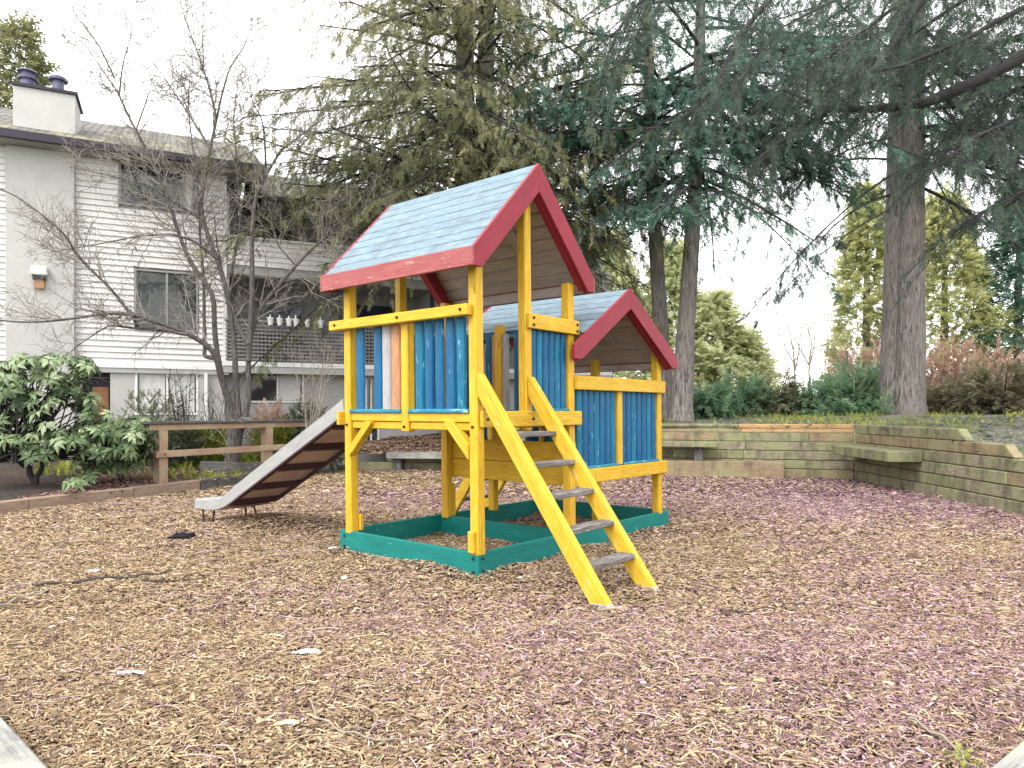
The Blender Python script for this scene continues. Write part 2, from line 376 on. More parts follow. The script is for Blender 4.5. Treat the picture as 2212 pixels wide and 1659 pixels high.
def sheet(name, X, Y, Z, mat, kind='structure'):
    r, c = X.shape; i = (np.arange(r - 1)[:, None] * c + np.arange(c - 1)[None]).ravel()
    return tag(mesh_obj(name, np.stack([X, Y, Z], -1).reshape(-1, 3), [np.stack([i, i + 1, i + c + 1, i + c], -1)], mat, None, True), kind=kind)
def groundmat(name, c1, c2, c3, scale):
    m, nt, b = newmat(name); v = N(nt, 'ShaderNodeTexCoord').outputs['Object']
    n1 = noise(nt, v, scale, 6, .7); n2 = noise(nt, v, 1.1, 4)
    vo = N(nt, 'ShaderNodeTexVoronoi'); vo.inputs['Scale'].default_value = scale * 1.4; nt.links.new(v, vo.inputs['Vector'])
    rgb = mixc(nt, ramp(nt, n1, [(.35, 0), (.65, 1)]), c1, c2); rgb = mixc(nt, ramp(nt, n2, [(.42, 0), (.62, .7)]), rgb, c3)
    rgb = mixc(nt, ramp(nt, vo.outputs['Color'], [(.2, .75), (.6, 0)]), rgb, dk(c1, .3))
    nt.links.new(rgb, b.inputs['Base Color']); b.inputs['Roughness'].default_value = 1; bump(nt, b, n1, 1, .05); return m
M['mulch'] = groundmat('mulch_soil', (.05, .03, .02), (.10, .06, .038), (.08, .048, .042), 30)
M['soil'] = groundmat('dark_soil', (.035, .03, .026), (.09, .075, .06), (.13, .075, .06), 22)
M['bank'] = groundmat('leafy_bank', (.14, .14, .11), (.25, .25, .19), (.16, .15, .13), 18)
M['grass'] = groundmat('far_grass', (.08, .10, .03), (.13, .15, .05), (.09, .09, .04), 8)
gx, gy = np.meshgrid(np.linspace(-9, 9, 181), np.linspace(1.4, 19, 177))
ok = inside(gx, gy) | True
sheet('ground', gx, gy, mulch_h(gx, gy) - np.where(inside(gx, gy), 0, .25), M['mulch'])
tx_, ty_ = np.meshgrid(np.linspace(-300, 300, 31), np.linspace(-60, 500, 31)); sheet('terrain', tx_, ty_, 0 * tx_ - .6, M['grass'])
# banks outside the border: rows laid outward from it
def bank(name, pts, hs, mat, offs):
    """pts along the border, hs[k] = heights per row offset"""
    P = []; 
    for i in range(len(pts) - 1):
        n = max(2, int(np.linalg.norm(np.array(pts[i + 1]) - pts[i]) / .35)); q = np.linspace(0, 1, n, endpoint=(i == len(pts) - 2))
        for t in q: P.append((*(np.array(pts[i]) * (1 - t) + np.array(pts[i + 1]) * t), i + t))
    P = np.array(P); d = np.gradient(P[:, :2], axis=0)
    for _ in range(6): d = np.vstack([d[:1], (d[:-2] + d[1:-1] * 2 + d[2:]) / 4, d[-1:]])
    nrm = unit(np.stack([-d[:, 1], d[:, 0]], 1))
    X = P[:, 0][:, None] + nrm[:, :1] * offs[None]; Y = P[:, 1][:, None] + nrm[:, 1:] * offs[None]
    Z = np.array([[np.interp(s, np.arange(len(pts)), [h[k] for h in hs]) for k in range(len(offs))] for s in P[:, 2]])
    Z = Z + .03 * vnoise(X, Y, 5) * np.minimum(1, offs / 1.5)
    return sheet(name, X, Y, Z, mat)
OF = np.array([.05, .3, .7, 1.2, 1.8, 2.6, 3.6, 5, 7.5, 12, 30.])
def hh(a, b, far): return [a + (b - a) * min(1, o / 4) + (far - b) * max(0, min(1, (o - 4) / 20)) for o in OF]
bank('planting_bed', [(-8.28, 8.57), (-5.65, 14.26), (-4.9, 16.4), (-4.1, 18.3)], [hh(.12, .22, .2), hh(.14, .36, .3), hh(.16, .36, .3), hh(.3, .5, .4)], M['soil'], OF)
bank('mulch_bank', [(-4.1, 18.3), (.0, 17.9)], [hh(.40, .95, 1.0), hh(.42, 1.05, 1.2)], M['mulch'], OF)
bank('bank', [(.0, 17.9), (3.6, 16.75), (7.6, 15.7), (7.40, 12.3), (7.37, 11.35), (7.34, 10.2), (7.25, 9.0), (7.2, 7.0)],
     [hh(1.14, 1.4, 1.5), hh(1.15, 1.38, 1.5), hh(1.16, 1.40, 1.5), hh(1.14, 1.42, 1.5), hh(.93, 1.36, 1.5), hh(.72, 1.28, 1.5), hh(.52, 1.15, 1.4), hh(.2, 1.0, 1.3)], M['bank'], OF)
bank('verge', [(7.2, 7.0), (1.0, 2.1), (-.9, 1.96), (-8.28, 8.57)], [hh(.3, .2, .2), hh(.05, .1, .1), hh(.05, .1, .1), hh(.1, .2, .2)], M['grass'], np.array([.1, .5, 1.2, 2, 3, 4, 5, 6, 8, 10, 12.]))

# ------------------------------------------------------------------ timber edges, walls and benches
def linetf(A, B):
    A = np.array(A, float); B = np.array(B, float); d = unit(B - A); n = np.array([-d[1], d[0]])   # n points out of the playground
    return lambda L: np.stack([A[0] + d[0] * L[:, 0] + n[0] * L[:, 1], A[1] + d[1] * L[:, 0] + n[1] * L[:, 1], L[:, 2]], 1), float(np.linalg.norm(B - A))
def timber_edge(label, A, B, z0, z1, w, mat, joints=(), cat='timber edging', group=None, name='timber_edging'):
    tf, L = linetf(A, B); r = empty(name, (*A, z0), label, cat, group); cuts = [0, *joints, L]
    for a, b, mt in zip(cuts[:-1], cuts[1:], mat):
        mb = MB(); mb.box((a + .003, 0, z0), (b - .003, w, z1 + rng.uniform(-.006, .006)), tf)
        mb.build('timber', M[mt], r, bevel=.012)
    return r
timber_edge('brown timber kerb holding back the dark bed under the rhododendron', (-8.28, 8.57), (-5.97, 13.57), -.1, .185, .16, ['kerbwood', 'kerbwood', 'kerbwood'], (2.35, 4.1), group='timber kerbs round the playground')
timber_edge('dark grey timber kerb behind the foot of the slide', (-5.96, 13.59), (-4.9, 16.4), -.1, .20, .16, ['timber_dark', 'timber_dark'], (1.9,), group='timber kerbs round the playground')
timber_edge('pale grey cracked timber beside the scattered bark in the near corner', (-.9, 1.96), (-8.28, 8.57), -.1, .10, .20, ['timber_grey', 'timber_grey'], (4.2,), group='timber kerbs round the playground')
timber_edge('smooth greenish timber edge in the near corner below the retaining wall', (7.2, 7.0), (1.0, 2.1), -.1, .10, .22, ['timber_grey', 'timber_grey'], (3.9,), group='timber kerbs round the playground')
for lab, A, B, z in (('flat dark timber lying on the mulch below the bare tree', (-6.75, 15.3), (-5.75, 14.9), .42), ('dark timber set on edge beside the fence post near the slide', (-5.75, 14.95), (-4.35, 16.9), .40)):
    timber_edge(lab, A, B, .1, z, .14, ['timber_dark'], (), 'timber', 'loose timbers in the mulch', 'landscape_timber')

def wall(label, A, B, tops, mats, seed, name='retaining_wall', skip=None, seam=(2.2, 3.6)):
    """plank wall; tops = list of (z0, z1, s0, s1, sloped end) courses"""
    g = np.random.default_rng(seed); tf, L = linetf(A, B); r = empty(name, (*A, 0), label, 'retaining wall', 'timber retaining walls')
    for z0, z1, s0, s1, sl in tops:
        z1 -= .004
        s = s0
        while s < s1 - .05:
            e = min(s1, s + g.uniform(*seam)); e = s1 if s1 - e < .8 else e
            mt = mats[g.integers(0, len(mats))]; f = g.uniform(0, .006)
            if skip: mt = skip(z0, s, e) or mt
            mb = MB()
            if sl and e == s1: mb.prism([(s + .003, z0 + .003), (e, z0 + .003), (e - sl, z1 - .003), (s + .003, z1 - .003)], -f, .15, lambda p, q, a: (p, a, q), tf)
            else: mb.box((s + .003, -f - g.uniform(0, .012), z0 + .003), (e - .003, .15, z1 - .003), tf)
            o = mb.build('timber', M[mt], r, bevel=.014)
            if mt == 'timber_new': o['label'] = 'fresh orange timber'
            s = e
    return r
zc = [-.05, .2, .405, .61, .815, 1.015, 1.22]
wall('low mossy plank wall with a bench below the mulch slope', (-4.1, 18.3), (.0, 17.9), [(-.05, .2, 0, 4.12, 0), (.2, .42, .9, 4.12, 0)], ['timber', 'timber'], 1)
def fresh(z0, s, e): return 'timber_new' if z0 > 1.0 and s > 4.3 else None
mbk = [(zc[i], zc[i + 1], 0, 7.9, 0) for i in range(5)] + [(1.015, 1.11, 0, 7.9, 0), (1.112, 1.22, 0, 7.9, 0)]
wall('tall mossy plank wall with fresh orange boards along its top under the juniper hedge', (.0, 17.9), (7.6, 15.7), mbk, ['timber', 'timber', 'timber', 'timber_brown'], 3,
     skip=lambda z0, s, e: 'timber_new' if (z0 > 1.0 and 4.6 < (s + e) / 2) else None, seam=(1.4, 2.3))
W0 = (7.6, 15.7)
wall('mossy plank wall stepping down in slanted ends beside the groundcover bank', W0, (7.2, 7.0), [(zc[5], zc[6], 0, 4.15, .22), (zc[4], zc[5], 0, 5.35, .22), (zc[3], zc[4], 0, 6.3, .2), (zc[2], zc[3], 0, 7.2, .15), (zc[1], zc[2], 0, 8.1, .15), (zc[0], zc[1], 0, 8.7, 0)],
     ['timber', 'timber', 'timber_brown', 'timber'], 4)
def bench(label, A, B, z, th, dep, mat, legs, name='wall_bench'):
    tf, L = linetf(A, B); r = empty(name, (*A, 0), label, 'bench', 'plank benches on the timber walls')
    mb = MB(); mb.box((0, -dep, z - th), (L, -.008, z), tf); mb.build('seat', M[mat], r, bevel=.01)
    for a, b in legs:
        mb = MB(); mb.box((a, -dep * .72, -.05), (b, -.012, z - th - .002), tf); mb.build('support', M['timber_dark'], r, bevel=.01)
    return r
bench('thick mossy bench jutting from the corner of the plank wall', (7.585, 15.45), (7.46, 12.85), .77, .19, .62, 'timber', [])
bench('thin grey bench high on the wall behind the low tower', (2.6, 17.07), (4.75, 16.42), .81, .12, .5, 'timber', [(.2, .5), (1.75, 1.95)])
bench('long low step of brown timber at the foot of the wall', (1.6, 17.38), (6.15, 16.13), .37, .36, .45, 'timber_brown', [])
bench('pale bench against the low wall seen under the playset deck', (-3.1, 18.2), (-.9, 17.99), .47, .15, .5, 'timber_grey', [(.15, .35), (1.8, 2.0)])

# ------------------------------------------------------------------ rail fence
fr = empty('rail_fence', (-6.73, 13.1, .15), 'weathered brown two-rail timber fence with a dark cap, between kerb and bare tree', 'fence')
fa, fb = np.array([-6.73, 13.1]), np.array([-4.55, 17.35]); tf, L = linetf(fa, fb)
for s in (.16, 2.78, 4.65):
    mb = MB(); mb.box((s, -.095, 0.0), (s + .19, .095, 1.145), tf); mb.build('post', M['fence'], fr, bevel=.01)
mb = MB(); mb.box((-.12, -.13, 1.262), (L, .13, 1.315), tf); mb.build('cap_rail', M['timber_dark'], fr, bevel=.008)
mb = MB(); mb.box((-.03, -.08, 1.147), (L, .08, 1.26), tf); mb.build('top_rail', M['fence'], fr, bevel=.006)
mb = MB(); mb.box((.06, -.15, .64), (L, -.097, .765), tf); mb.build('middle_rail', M['fence'], fr, bevel=.006)

# ================================================================== the playset
TH, PX, PY, LEAN = .694, -.301, 6.36, -.009
S_, C_ = math.sin(TH), math.cos(TH)
def T(L):
    L = np.asarray(L, float); u, v, z = L[:, 0], L[:, 1], L[:, 2]
    return np.stack([PX + u * S_ - v * C_ + LEAN * z, PY + u * C_ + v * S_, z], 1)
def v_at(x, u, z=1.8):
    d = (x - CX) / F; return (PX + LEAN * z + u * S_ - d * (PY + u * C_)) / (C_ + d * S_)
def u_at(x, v, z=1.8):
    d = (x - CX) / F; return (d * (PY + v * S_) - PX - LEAN * z + v * C_) / (S_ - d * C_)
play = empty('wooden_playset', (PX, PY, 0), 'painted wooden playset with two blue-roofed towers, a slide and a yellow ladder', 'playset')
def box(name, a, b, mat, par=None, bevel=.006, label=None):
    mb = MB(); mb.box(a, b, T); o = mb.build(name, M[mat], par or play, bevel=bevel)
    if label: o['label'] = label
    return o
def uz(p, q, a): return (p, a, q)      # polygon in u,z pushed along v
def vz(p, q, a): return (a, p, q)      # polygon in v,z pushed along u
ZS = .226; W = .045
# sandbox
box('sandbox_plank', (0, 0, -.1), (W, 2.03, ZS), 'green'); box('sandbox_plank', (W, 0, -.1), (3.64, W, ZS - .001), 'green')
box('sandbox_plank', (W, 2.03 - W, -.1), (3.64, 2.03, ZS - .001), 'green'); box('sandbox_plank', (3.64 - W, W, -.1), (3.64 - .001, 2.03 - W, ZS), 'green')
box('sandbox_divider', (1.47, W, -.1), (1.47 + W, 2.03 - W, ZS), 'green')
P_ = .1
posts = [(0, 0, 2.93, 'F'), (0, 1.83, 2.95, 'L'), (1.44, 0, 2.86, 'R'), (1.44, 1.83, 2.83, 'B')]
for pu, pv, zt, k in posts: box('post', (pu - .002, pv - .002, ZS - .03), (pu + P_, pv + P_, zt), 'yellow', bevel=.01)
box('post', (.71, -.001, 1.31), (.81, .1, 3.60), 'yellow', bevel=.01); box('post', (.72, 1.83, 1.31), (.82, 1.93, 3.60), 'yellow', bevel=.01)
box('post', (-.001, .92, 1.30), (.1, 1.02, 2.37), 'yellow', bevel=.01); box('post', (1.44, .95, 1.31), (1.54, 1.05, 2.49), 'yellow', bevel=.01, label='yellow post with bare grey top')
for pu, pv, zb, zt in ((3.38, 0, ZS - .03, 2.26), (2.42, 0, .88, 1.74), (3.38, 1.83, ZS - .03, 2.26), (2.30, 1.83, ZS - .03, 2.3), (3.38, .92, -.05, 2.2), (2.45, 1.83, .88, 2.7)):
    box('post', (pu, pv - .001, zb), (pu + P_, pv + P_, zt), 'yellow', bevel=.01)
for a, b in (((.1, 1.80, ZS), (.14, 1.925, .40)), ((-.045, .02, ZS), (-.003, .09, .42)), ((1.40, .01, -.02), (1.437, .09, .36)), ((1.54, 1.82, .22), (1.58, 1.93, .62))):
    box('post_block', a, b, 'yellow')
# decks and beams of the tall tower
for i in range(12): box('deck_plank', (.11 + i * .111, .02, 1.452), (.11 + i * .111 + .107, 1.91, 1.488), 'yellow_worn', bevel=.004)
for v0, v1 in ((.1, .918), (1.022, 1.828)):
    box('deck_beam', (.012, v0, 1.402), (.06, v1, 1.486), 'yellow'); box('deck_beam', (.03, v0, 1.325), (.075, v1, 1.399), 'yellow')
box('deck_beam', (.03, -.046, 1.357), (1.61, -.003, 1.505), 'yellow_worn'); box('deck_beam', (-.07, 1.932, 1.357), (1.60, 1.975, 1.50), 'yellow')
box('deck_beam', (1.49, .1, 1.325), (1.535, 1.828, 1.486), 'yellow')
# braces
def brace(name, poly, a0, a1, fn, ang): mb = MB(); mb.prism(poly, a0, a1, fn, T, ang=ang); mb.build(name, M['yellow'], play, bevel=.006)
brace('brace', [(1.83, 1.02), (1.83, 1.13), (1.56, 1.40), (1.47, 1.40), (1.47, 1.375)], -.02, .07, vz, -.8)
brace('brace', [(.1, 1.06), (.1, 1.20), (.30, 1.41), (.40, 1.41), (.40, 1.375)], -.02, .07, vz, .8)
brace('brace', [(1.83, 1.00), (1.83, 1.12), (1.54, 1.41), (1.42, 1.41)], 1.541, 1.60, vz, -.8)
brace('brace', [(.1, 1.00), (.1, 1.12), (.39, 1.41), (.51, 1.41)], 1.541, 1.60, vz, .8)
def bolts(pts, par, nrm):
    for p in pts:
        w = T(np.array([p, np.array(p) + np.array(nrm) * .012])); mb = MB(); mb.tube([w[0] - (w[1] - w[0]) * .3, w[1]], .014, 10); mb.tube([w[1], w[1] + (w[1] - w[0]) * .6], .008, 6); mb.build('bolt', M['bolt'], par)
# half-log slats
def slat(par, centre, wd, along, z0, z1, face, mat, lean=0.0, label=None):
    """along 'v': stands in the plane u = face; along 'u': in the plane v = face; round side outward"""
    n = 6; prof = [(-wd / 2, .0)] + [(-wd / 2 * math.cos(math.pi * i / n), -.008 - .034 * math.sin(math.pi * i / n)) for i in range(n + 1)] + [(wd / 2, .0)]
    prof = [(-wd / 2, 0)] + prof[1:-1] + [(wd / 2, 0)]
    def fn(p, q, a):
        c = centre + p + lean * (a - z0)
        return (face + q, c, a) if along == 'v' else (c, face + q, a)
    mb = MB(); mb.prism(prof, z0, z1, fn, T, along=True); o = mb.build('slat', M[mat], par, bevel=.0)
    if label: o['label'] = label
    return o
# panel facing the slide corner (between the two outer posts)
pr = box('guard_rail', (-.085, .04, 2.367), (-.006, 2.08, 2.468), 'yellow', bevel=.008); bolts([(-.086, .115, 2.42), (-.086, .97, 2.42), (-.086, 1.97, 2.42)], pr, (-1, 0, 0))
for x0, x1, mt in ((767, 784, 'blue'), (806, 823, 'blue'), (824, 842.6, 'greywood'), (843.5, 863, 'cedar'), (895, 912.6, 'blue_teal'), (916, 933, 'blue'), (938, 956, 'blue'), (961.7, 980, 'blue'), (984, 1003, 'blue_teal')):
    a, b = v_at(x0, .03), v_at(x1, .03)
    slat(pr, (a + b) / 2, abs(a - b), 'v', 1.525, 2.40, .062, mt, label={'greywood': 'weathered grey bare slat', 'cedar': 'new unpainted slat'}.get(mt))
for v0, v1 in ((1.022, 1.835), (.105, .918)): box('bottom_strip', (-.012, v0, 1.488), (.09, v1, 1.524), 'blue_strip', pr)
# ladder face panel
pr = box('guard_rail', (.72, -.045, 2.315), (1.575, -.004, 2.462), 'yellow')
n = 6
for i in range(n): slat(pr, .865 + i * .102, .098, 'u', 1.53, 2.40, .06, ['blue', 'blue_teal', 'blue'][i % 3], .02)
box('bottom_strip', (.815, -.012, 1.506), (1.435, .09, 1.53), 'blue_strip', pr)
# inner panel towards the low tower
pr = box('guard_rail', (1.545, .1, 2.385), (1.585, 1.83, 2.43), 'blue', bevel=.004)
for k, (v, mt) in enumerate([(1.76, 'blue'), (1.66, 'blue'), (1.50, 'blue'), (1.33, 'blue'), (1.17, 'blue'), (1.075, 'cedar'), (.92, 'greywood'), (.74, 'blue'), (.60, 'blue'), (.42, 'blue'), (.30, 'blue'), (.17, 'blue')]):
    slat(pr, v, .095, 'v', 1.52, 2.384, 1.50, mt)
box('bottom_strip', (1.43, .1, 1.49), (1.489, 1.828, 1.52), 'blue_strip', pr)
# panel beside the slide
pr = box('guard_rail', (.72, 1.932, 2.315), (1.60, 1.972, 2.462), 'yellow')
for i in range(6): slat(pr, .875 + i * .1, .092, 'u', 1.50, 2.40, 1.90, 'blue')
# low tower
for i in range(14): box('deck_plank', (1.6 + i * .1285, .02, .83), (1.6 + i * .1285 + .124, 1.91, .868), 'yellow_worn', bevel=.004)
box('deck_beam', (1.62, -.046, .722), (3.535, -.002, .876), 'yellow'); box('deck_beam', (1.58, 1.932, .70), (3.50, 1.975, .865), 'yellow'); box('deck_beam', (3.482, -.02, .70), (3.525, 1.93, .865), 'yellow')
box('side_board', (1.545, .0, .70), (1.585, 1.90, .925), 'yellow'); box('side_board', (1.545, .02, .93), (1.584, 1.90, 1.168), 'yellow')
pr = box('guard_rail', (1.53, -.046, 1.735), (3.50, -.002, 1.885), 'yellow')
xs = np.linspace(1254, 1311, 5)
for i, x in enumerate(np.linspace(1.675, 2.36, 7)): slat(pr, x, .108, 'u', .905, 1.78, .06, ['blue_teal', 'blue', 'blue'][i % 3])
for i, x in enumerate(np.linspace(2.585, 3.325, 7)): slat(pr, x, .108, 'u', .905, 1.78, .06, ['blue', 'blue', 'blue_teal'][i % 3])
for a, b in ((1.60, 2.418), (2.522, 3.378)): box('bottom_strip', (a, -.02, .878), (b, .09, .903), 'blue_strip', pr)
pr = box('guard_rail', (3.484, -.03, 1.735), (3.524, 1.93, 1.885), 'yellow')
for i in range(16): slat(pr, .16 + i * .108, .095, 'v', .87, 1.78, 3.43, 'blue')
pr = box('guard_rail', (1.58, 1.932, 1.735), (2.40, 1.972, 1.885), 'yellow')
for i in range(6): slat(pr, 1.66 + i * .105, .095, 'u', .87, 1.78, 1.90, 'blue')
pr = box('guard_rail', (3.02, 1.932, 1.735), (3.50, 1.972, 1.885), 'yellow')
for i in range(3): slat(pr, 3.10 + i * .105, .095, 'u', .87, 1.78, 1.90, 'blue')
# roofs
def roof(ue, ur, ze, zr, v0, v1, hv, nplank, cut=None):
    sl = (zr - ze) / (ur - ue); hw = ur - ue; top = MB(); low = MB(); gap_shade_sheet = MB(); ue2 = 2 * ur - ue
    for s in (-1, 1):
        e = [hw * (1 - i / nplank) for i in range(nplank + 1)]
        for i in range(nplank):
            a, b = e[i] - .008, e[i + 1] + .008
            if i == nplank - 1: b = 0.0
            if s < 0 and cut and ur - b < cut: continue
            if s < 0 and cut: a = min(a, ur - cut)
            w = rng.uniform(0, .004); za, zb = zr - sl * a + w, zr - sl * b + w
            f = lambda d, dz: (ur + s * d, dz)
            top.prism([f(a, za), f(b, zb), f(b, zb - .022), f(a, za - .022)], v0 + .002, v1 - .002, uz, T, along=True)
            low.prism([f(a, za - .029), f(b, zb - .029), f(b, zb - .05), f(a, za - .05)], v0 + .006, v1 - .006, uz, T, along=True)
    for s in (-1, 1):
        a = hw - .02 if not (s < 0 and cut) else ur - cut; f = lambda d, dz: (ur + s * d, zr - sl * d + dz)
        gap_shade_sheet.prism([f(a, -.0222), f(0, -.0222), f(0, -.0245), f(a, -.0245)], v0 + .01, v1 - .01, uz, T, along=True)  # added dark sheet: blocks the sky and gives the plank gaps dark lines
    rf = top.build('roof', M['roofblue'], play, bevel=.004); low.build('lining', M['underside'], rf); gap_shade_sheet.build('gap_shade_sheet', M['gutter'], rf)
    for s in (-1, 1):
        d0 = hw; g = lambda d, z: (ur + s * d, z)
        cutz = ze - hv * .62
        poly = [g(d0 + .002, ze + .004), g(0, zr + .006), g(0, zr - hv), g(d0 - (hv * .38) / sl, cutz), g(d0 + .002, cutz)]
        for va, vb in ((v0 - .036, v0), (v1, v1 + .036)):
            mb = MB(); mb.prism(poly, va, vb, uz, T, ang=-s * math.atan(sl)); mb.build('rake_board', M['red'], rf, bevel=.004)
        pin = [g(d0 - .12, ze + .1 * sl - .07), g(0, zr - .055), g(0, zr - hv - .01), g(d0 - .12, ze - hv + .12 * sl - .01)]
        for va, vb in ((v0 + .008, v0 + .075), (v1 - .075, v1 - .008)):
            mb = MB(); mb.prism(pin, va, vb, uz, T, ang=-s * math.atan(sl)); mb.build('rafter', M['red'], rf, bevel=.004)
        for vm in (v0 + .62, v1 - .5):
            a, b = hw * .62, hw * .28; mb = MB()
            if s < 0 and cut: continue
            mb.prism([g(a, zr - sl * a - .052), g(b, zr - sl * b - .052), g(b - .02, zr - sl * b - .095), g(a, zr - sl * a - .10)], vm, vm + .10, uz, T, ang=-s * math.atan(sl)); mb.build('batten', M['underside'], rf, bevel=.004)
        if s < 0 and cut: continue
        u0, u1 = (ur - hw - .032, ur - hw) if s < 0 else (ur + hw, ur + hw + .032)
        mb = MB(); mb.box((u0, v0 - .034, ze - hv * .62), (u1, v1 + .034, ze - .002), T); mb.build('eave_board', M['red_faded'], rf, bevel=.004)
        u0, u1 = (ur - hw + .001, ur - hw + .02) if s < 0 else (ur + hw - .02, ur + hw - .001)
        mb = MB(); mb.box((u0, v0 + .08, ze - hv * .60), (u1, v1 - .08, ze - .06), T); mb.build('eave_lining', M['underside'], rf)
    return rf
roof(-.161, .777, 2.943, 3.907, -.10, 2.035, .275, 9)
roof(1.35, 2.50, 2.19, 2.918, -.10, 2.0, .23, 9, cut=1.60)
# ladders
def ladder(front, back, u0, u1, sw, trs, sgn=1, vb=0.0, ztop=1.80):
    mb = MB()
    for a, b in ((u0, u0 + sw), (u1 - sw, u1)):
        mb.prism(front, a, b, vz, T, ang=math.atan2(front[1][1] - front[0][1], front[1][0] - front[0][0]))
    lad = mb.build('ladder', M['yellow_worn'], play, bevel=.006)
    for a, b in ((u0, u0 + sw), (u1 - sw, u1)):
        f0, f1 = np.array(front[0]), np.array(front[-1]); d0 = unit(np.array(front[1]) - f0); lo = [f0 - d0 * .002, f1 - d0 * .002, f1 + d0 * (.115 if sgn else .1), f0 + d0 * .10]
        c_ = np.mean(lo, 0); mb = MB(); mb.prism([tuple(c_ + (np.array(p) - c_) * 1.02) for p in lo], a - .002, b + .002, vz, T, ang=-.9); mb.build('worn_foot', M['greywood'], lad, bevel=.01)
    for v, z in trs:
        mb = MB(); mb.box((u0 + sw - .004, v, z - .045), (u1 - sw + .004, v + sgn * .145, z), T); mb.build('tread', M['tread'], lad, bevel=.006)
ladder([(-1.235, -.09), (-.003, 1.645), (-.003, 1.84), (-.03, 1.84), (-1.415, -.09)], None, .0, .81, .08, [(-.345, 1.316), (-.555, 1.052), (-.762, .80), (-.97, .53), (-1.178, .262)])
ladder([(2.68, -.08), (1.978, .88), (1.978, 1.06), (2.02, 1.06), (2.87, -.08)], None, 2.30, 3.08, .06, [(2.16, .60), (2.38, .32)], 1)
# slide: chute, side rails, ribs, lip, legs
def rt(v): return 1.63 - .478 * (v - 1.975)
cv = [(1.90, 1.50), (2.10, 1.425)] + [(v, rt(v) - .14) for v in np.linspace(2.3, 4.35, 10)] + [(4.5, .275), (4.65, .225), (4.82, .195), (5.0, .185), (5.2, .18)]
cv = np.array(cv); uL, uR = .03, .69
n = len(cv); mb = MB()
mb.prism([tuple(p) for p in cv] + [(p[0], p[1] - .02) for p in cv[::-1]], uL + .02, uR - .02, vz, T)
sl = mb.build('slide', M['chute'], play)
for a, b in ((uL - .02, uL + .018), (uR - .018, uR + .02)):
    mb = MB(); top = [(1.955, 1.50), (1.975, 1.635)] + [(v, rt(v)) for v in np.linspace(2.3, 4.3, 8)] + [(4.45, .435), (4.62, .355), (4.85, .31), (5.22, .295)]
    bot = [(5.22, .17), (5.0, .17), (4.82, .182), (4.65, .21), (4.48, .262)] + [(v, rt(v) - .175) for v in np.linspace(4.3, 2.1, 8)]
    mb.prism(top + bot, a, b, vz, T, ang=-.446); mb.build('side_rail', M['slide_rail'], sl, bevel=.005)
    mb = MB(); mb.prism([(v, rt(v) - .178) for v in np.linspace(2.1, 4.4, 6)] + [(v, rt(v) - .20) for v in np.linspace(4.4, 2.1, 6)], a - .012, b + .012, vz, T); mb.build('flange', M['rib'], sl)
for v in (2.18, 2.72, 3.27, 3.82, 4.32):
    mb = MB(); z = rt(v) - .163; mb.prism([(v - .05, z + .02), (v + .05, z - .028), (v + .03, z - .075), (v - .03, z - .047)], uL + .02, uR - .02, vz, T); mb.build('rib', M['rib'], sl, bevel=.006)
mb = MB(); mb.box((uL - .025, 5.18, .155), (uR + .025, 5.30, .30), T); mb.build('exit_lip', M['steel'], sl, bevel=.015)
for u, v, du in ((uL + .03, 5.17, 0), (uL + .16, 5.1, -.05), (uR - .10, 5.0, 0), (uR - .02, 4.92, .05)):
    mb = MB(); w = T([(u, v, .175), (u + du, v - .03, -.06)]); mb.tube(w, .014, 8); mb.build('leg', M['rib'], sl)
bolts([(-.004, .05, 1.36), (-.004, 1.88, 1.36), (-.004, .97, 1.35)], play, (-1, 0, 0)); bolts([(.09, -.047, 1.43), (.76, -.047, 1.43), (.78, -.046, 2.42), (.78, -.046, 2.35), (1.53, -.046, 2.42), (1.53, -.046, 2.35)], play, (0, -1, 0))
bolts([(-.001, .06, .17), (-.001, .06, .05), (-.001, 1.94, .17), (-.001, 1.94, .06)], play, (-1, 0, 0)); bolts([(.06, -.001, .17), (.06, -.001, .06)], play, (0, -1, 0))
# ================================================================== the apartment building
B0 = np.array([-11.1, 16.4]); BE = np.array([.9, .436]); BE = BE / np.linalg.norm(BE); BN = np.array([-BE[1], BE[0]])
def BT(L):
    L = np.asarray(L, float); return np.stack([B0[0] + BE[0] * L[:, 0] + BN[0] * L[:, 1], B0[1] + BE[1] * L[:, 0] + BN[1] * L[:, 1], L[:, 2]], 1)
def bt(x, y=None, d=0.0):
    k = (x - CX) / F; o = B0 + BN * d; t = (k * o[1] - o[0]) / (BE[0] - k * BE[1]); Y = o[1] + BE[1] * t
    return t if y is None else (t, H - (y - HY) / F * Y)
bld = empty('apartment_building', (*B0, 0), 'cream clapboard apartment block with a stucco chimney, grey shingle roof and lattice balcony', 'building')
def bbox(name, a, b, mat, par=None, bevel=0.0, label=None):
    mb = MB(); mb.box(a, b, BT); o = mb.build(name, M[mat], par or bld, bevel=bevel)
    if label: o['label'] = label
    return o
tc = bt(485); tE = bt(948); t1 = bt(163); t0 = bt(15); TL = -3.2
def holes_wall(mb, t0, t1, z0, z1, holes, d0, d1, mat=0):
    """box wall with rectangular openings"""
    ts = sorted({t0, t1, *[h[0] for h in holes], *[h[1] for h in holes]})
    for a, b in zip(ts[:-1], ts[1:]):
        hs = sorted([h for h in holes if h[0] < (a + b) / 2 < h[1]], key=lambda h: h[2]); z = z0
        for h in hs:
            if h[2] > z: mb.box((a, d0, z), (b, d1, h[2]), BT, mat)
            z = h[3]
        if z < z1: mb.box((a, d0, z), (b, d1, z1), BT, mat)
win = []
def wpx(x0, x1, y0, y1, d=0.0):
    a, za = bt(x0, y0, d); b, _ = bt(x1, y0, d); c, zb = bt((x0 + x1) / 2, y1, d); _, zt = bt((x0 + x1) / 2, y0, d); return (a, b, zb, zt)
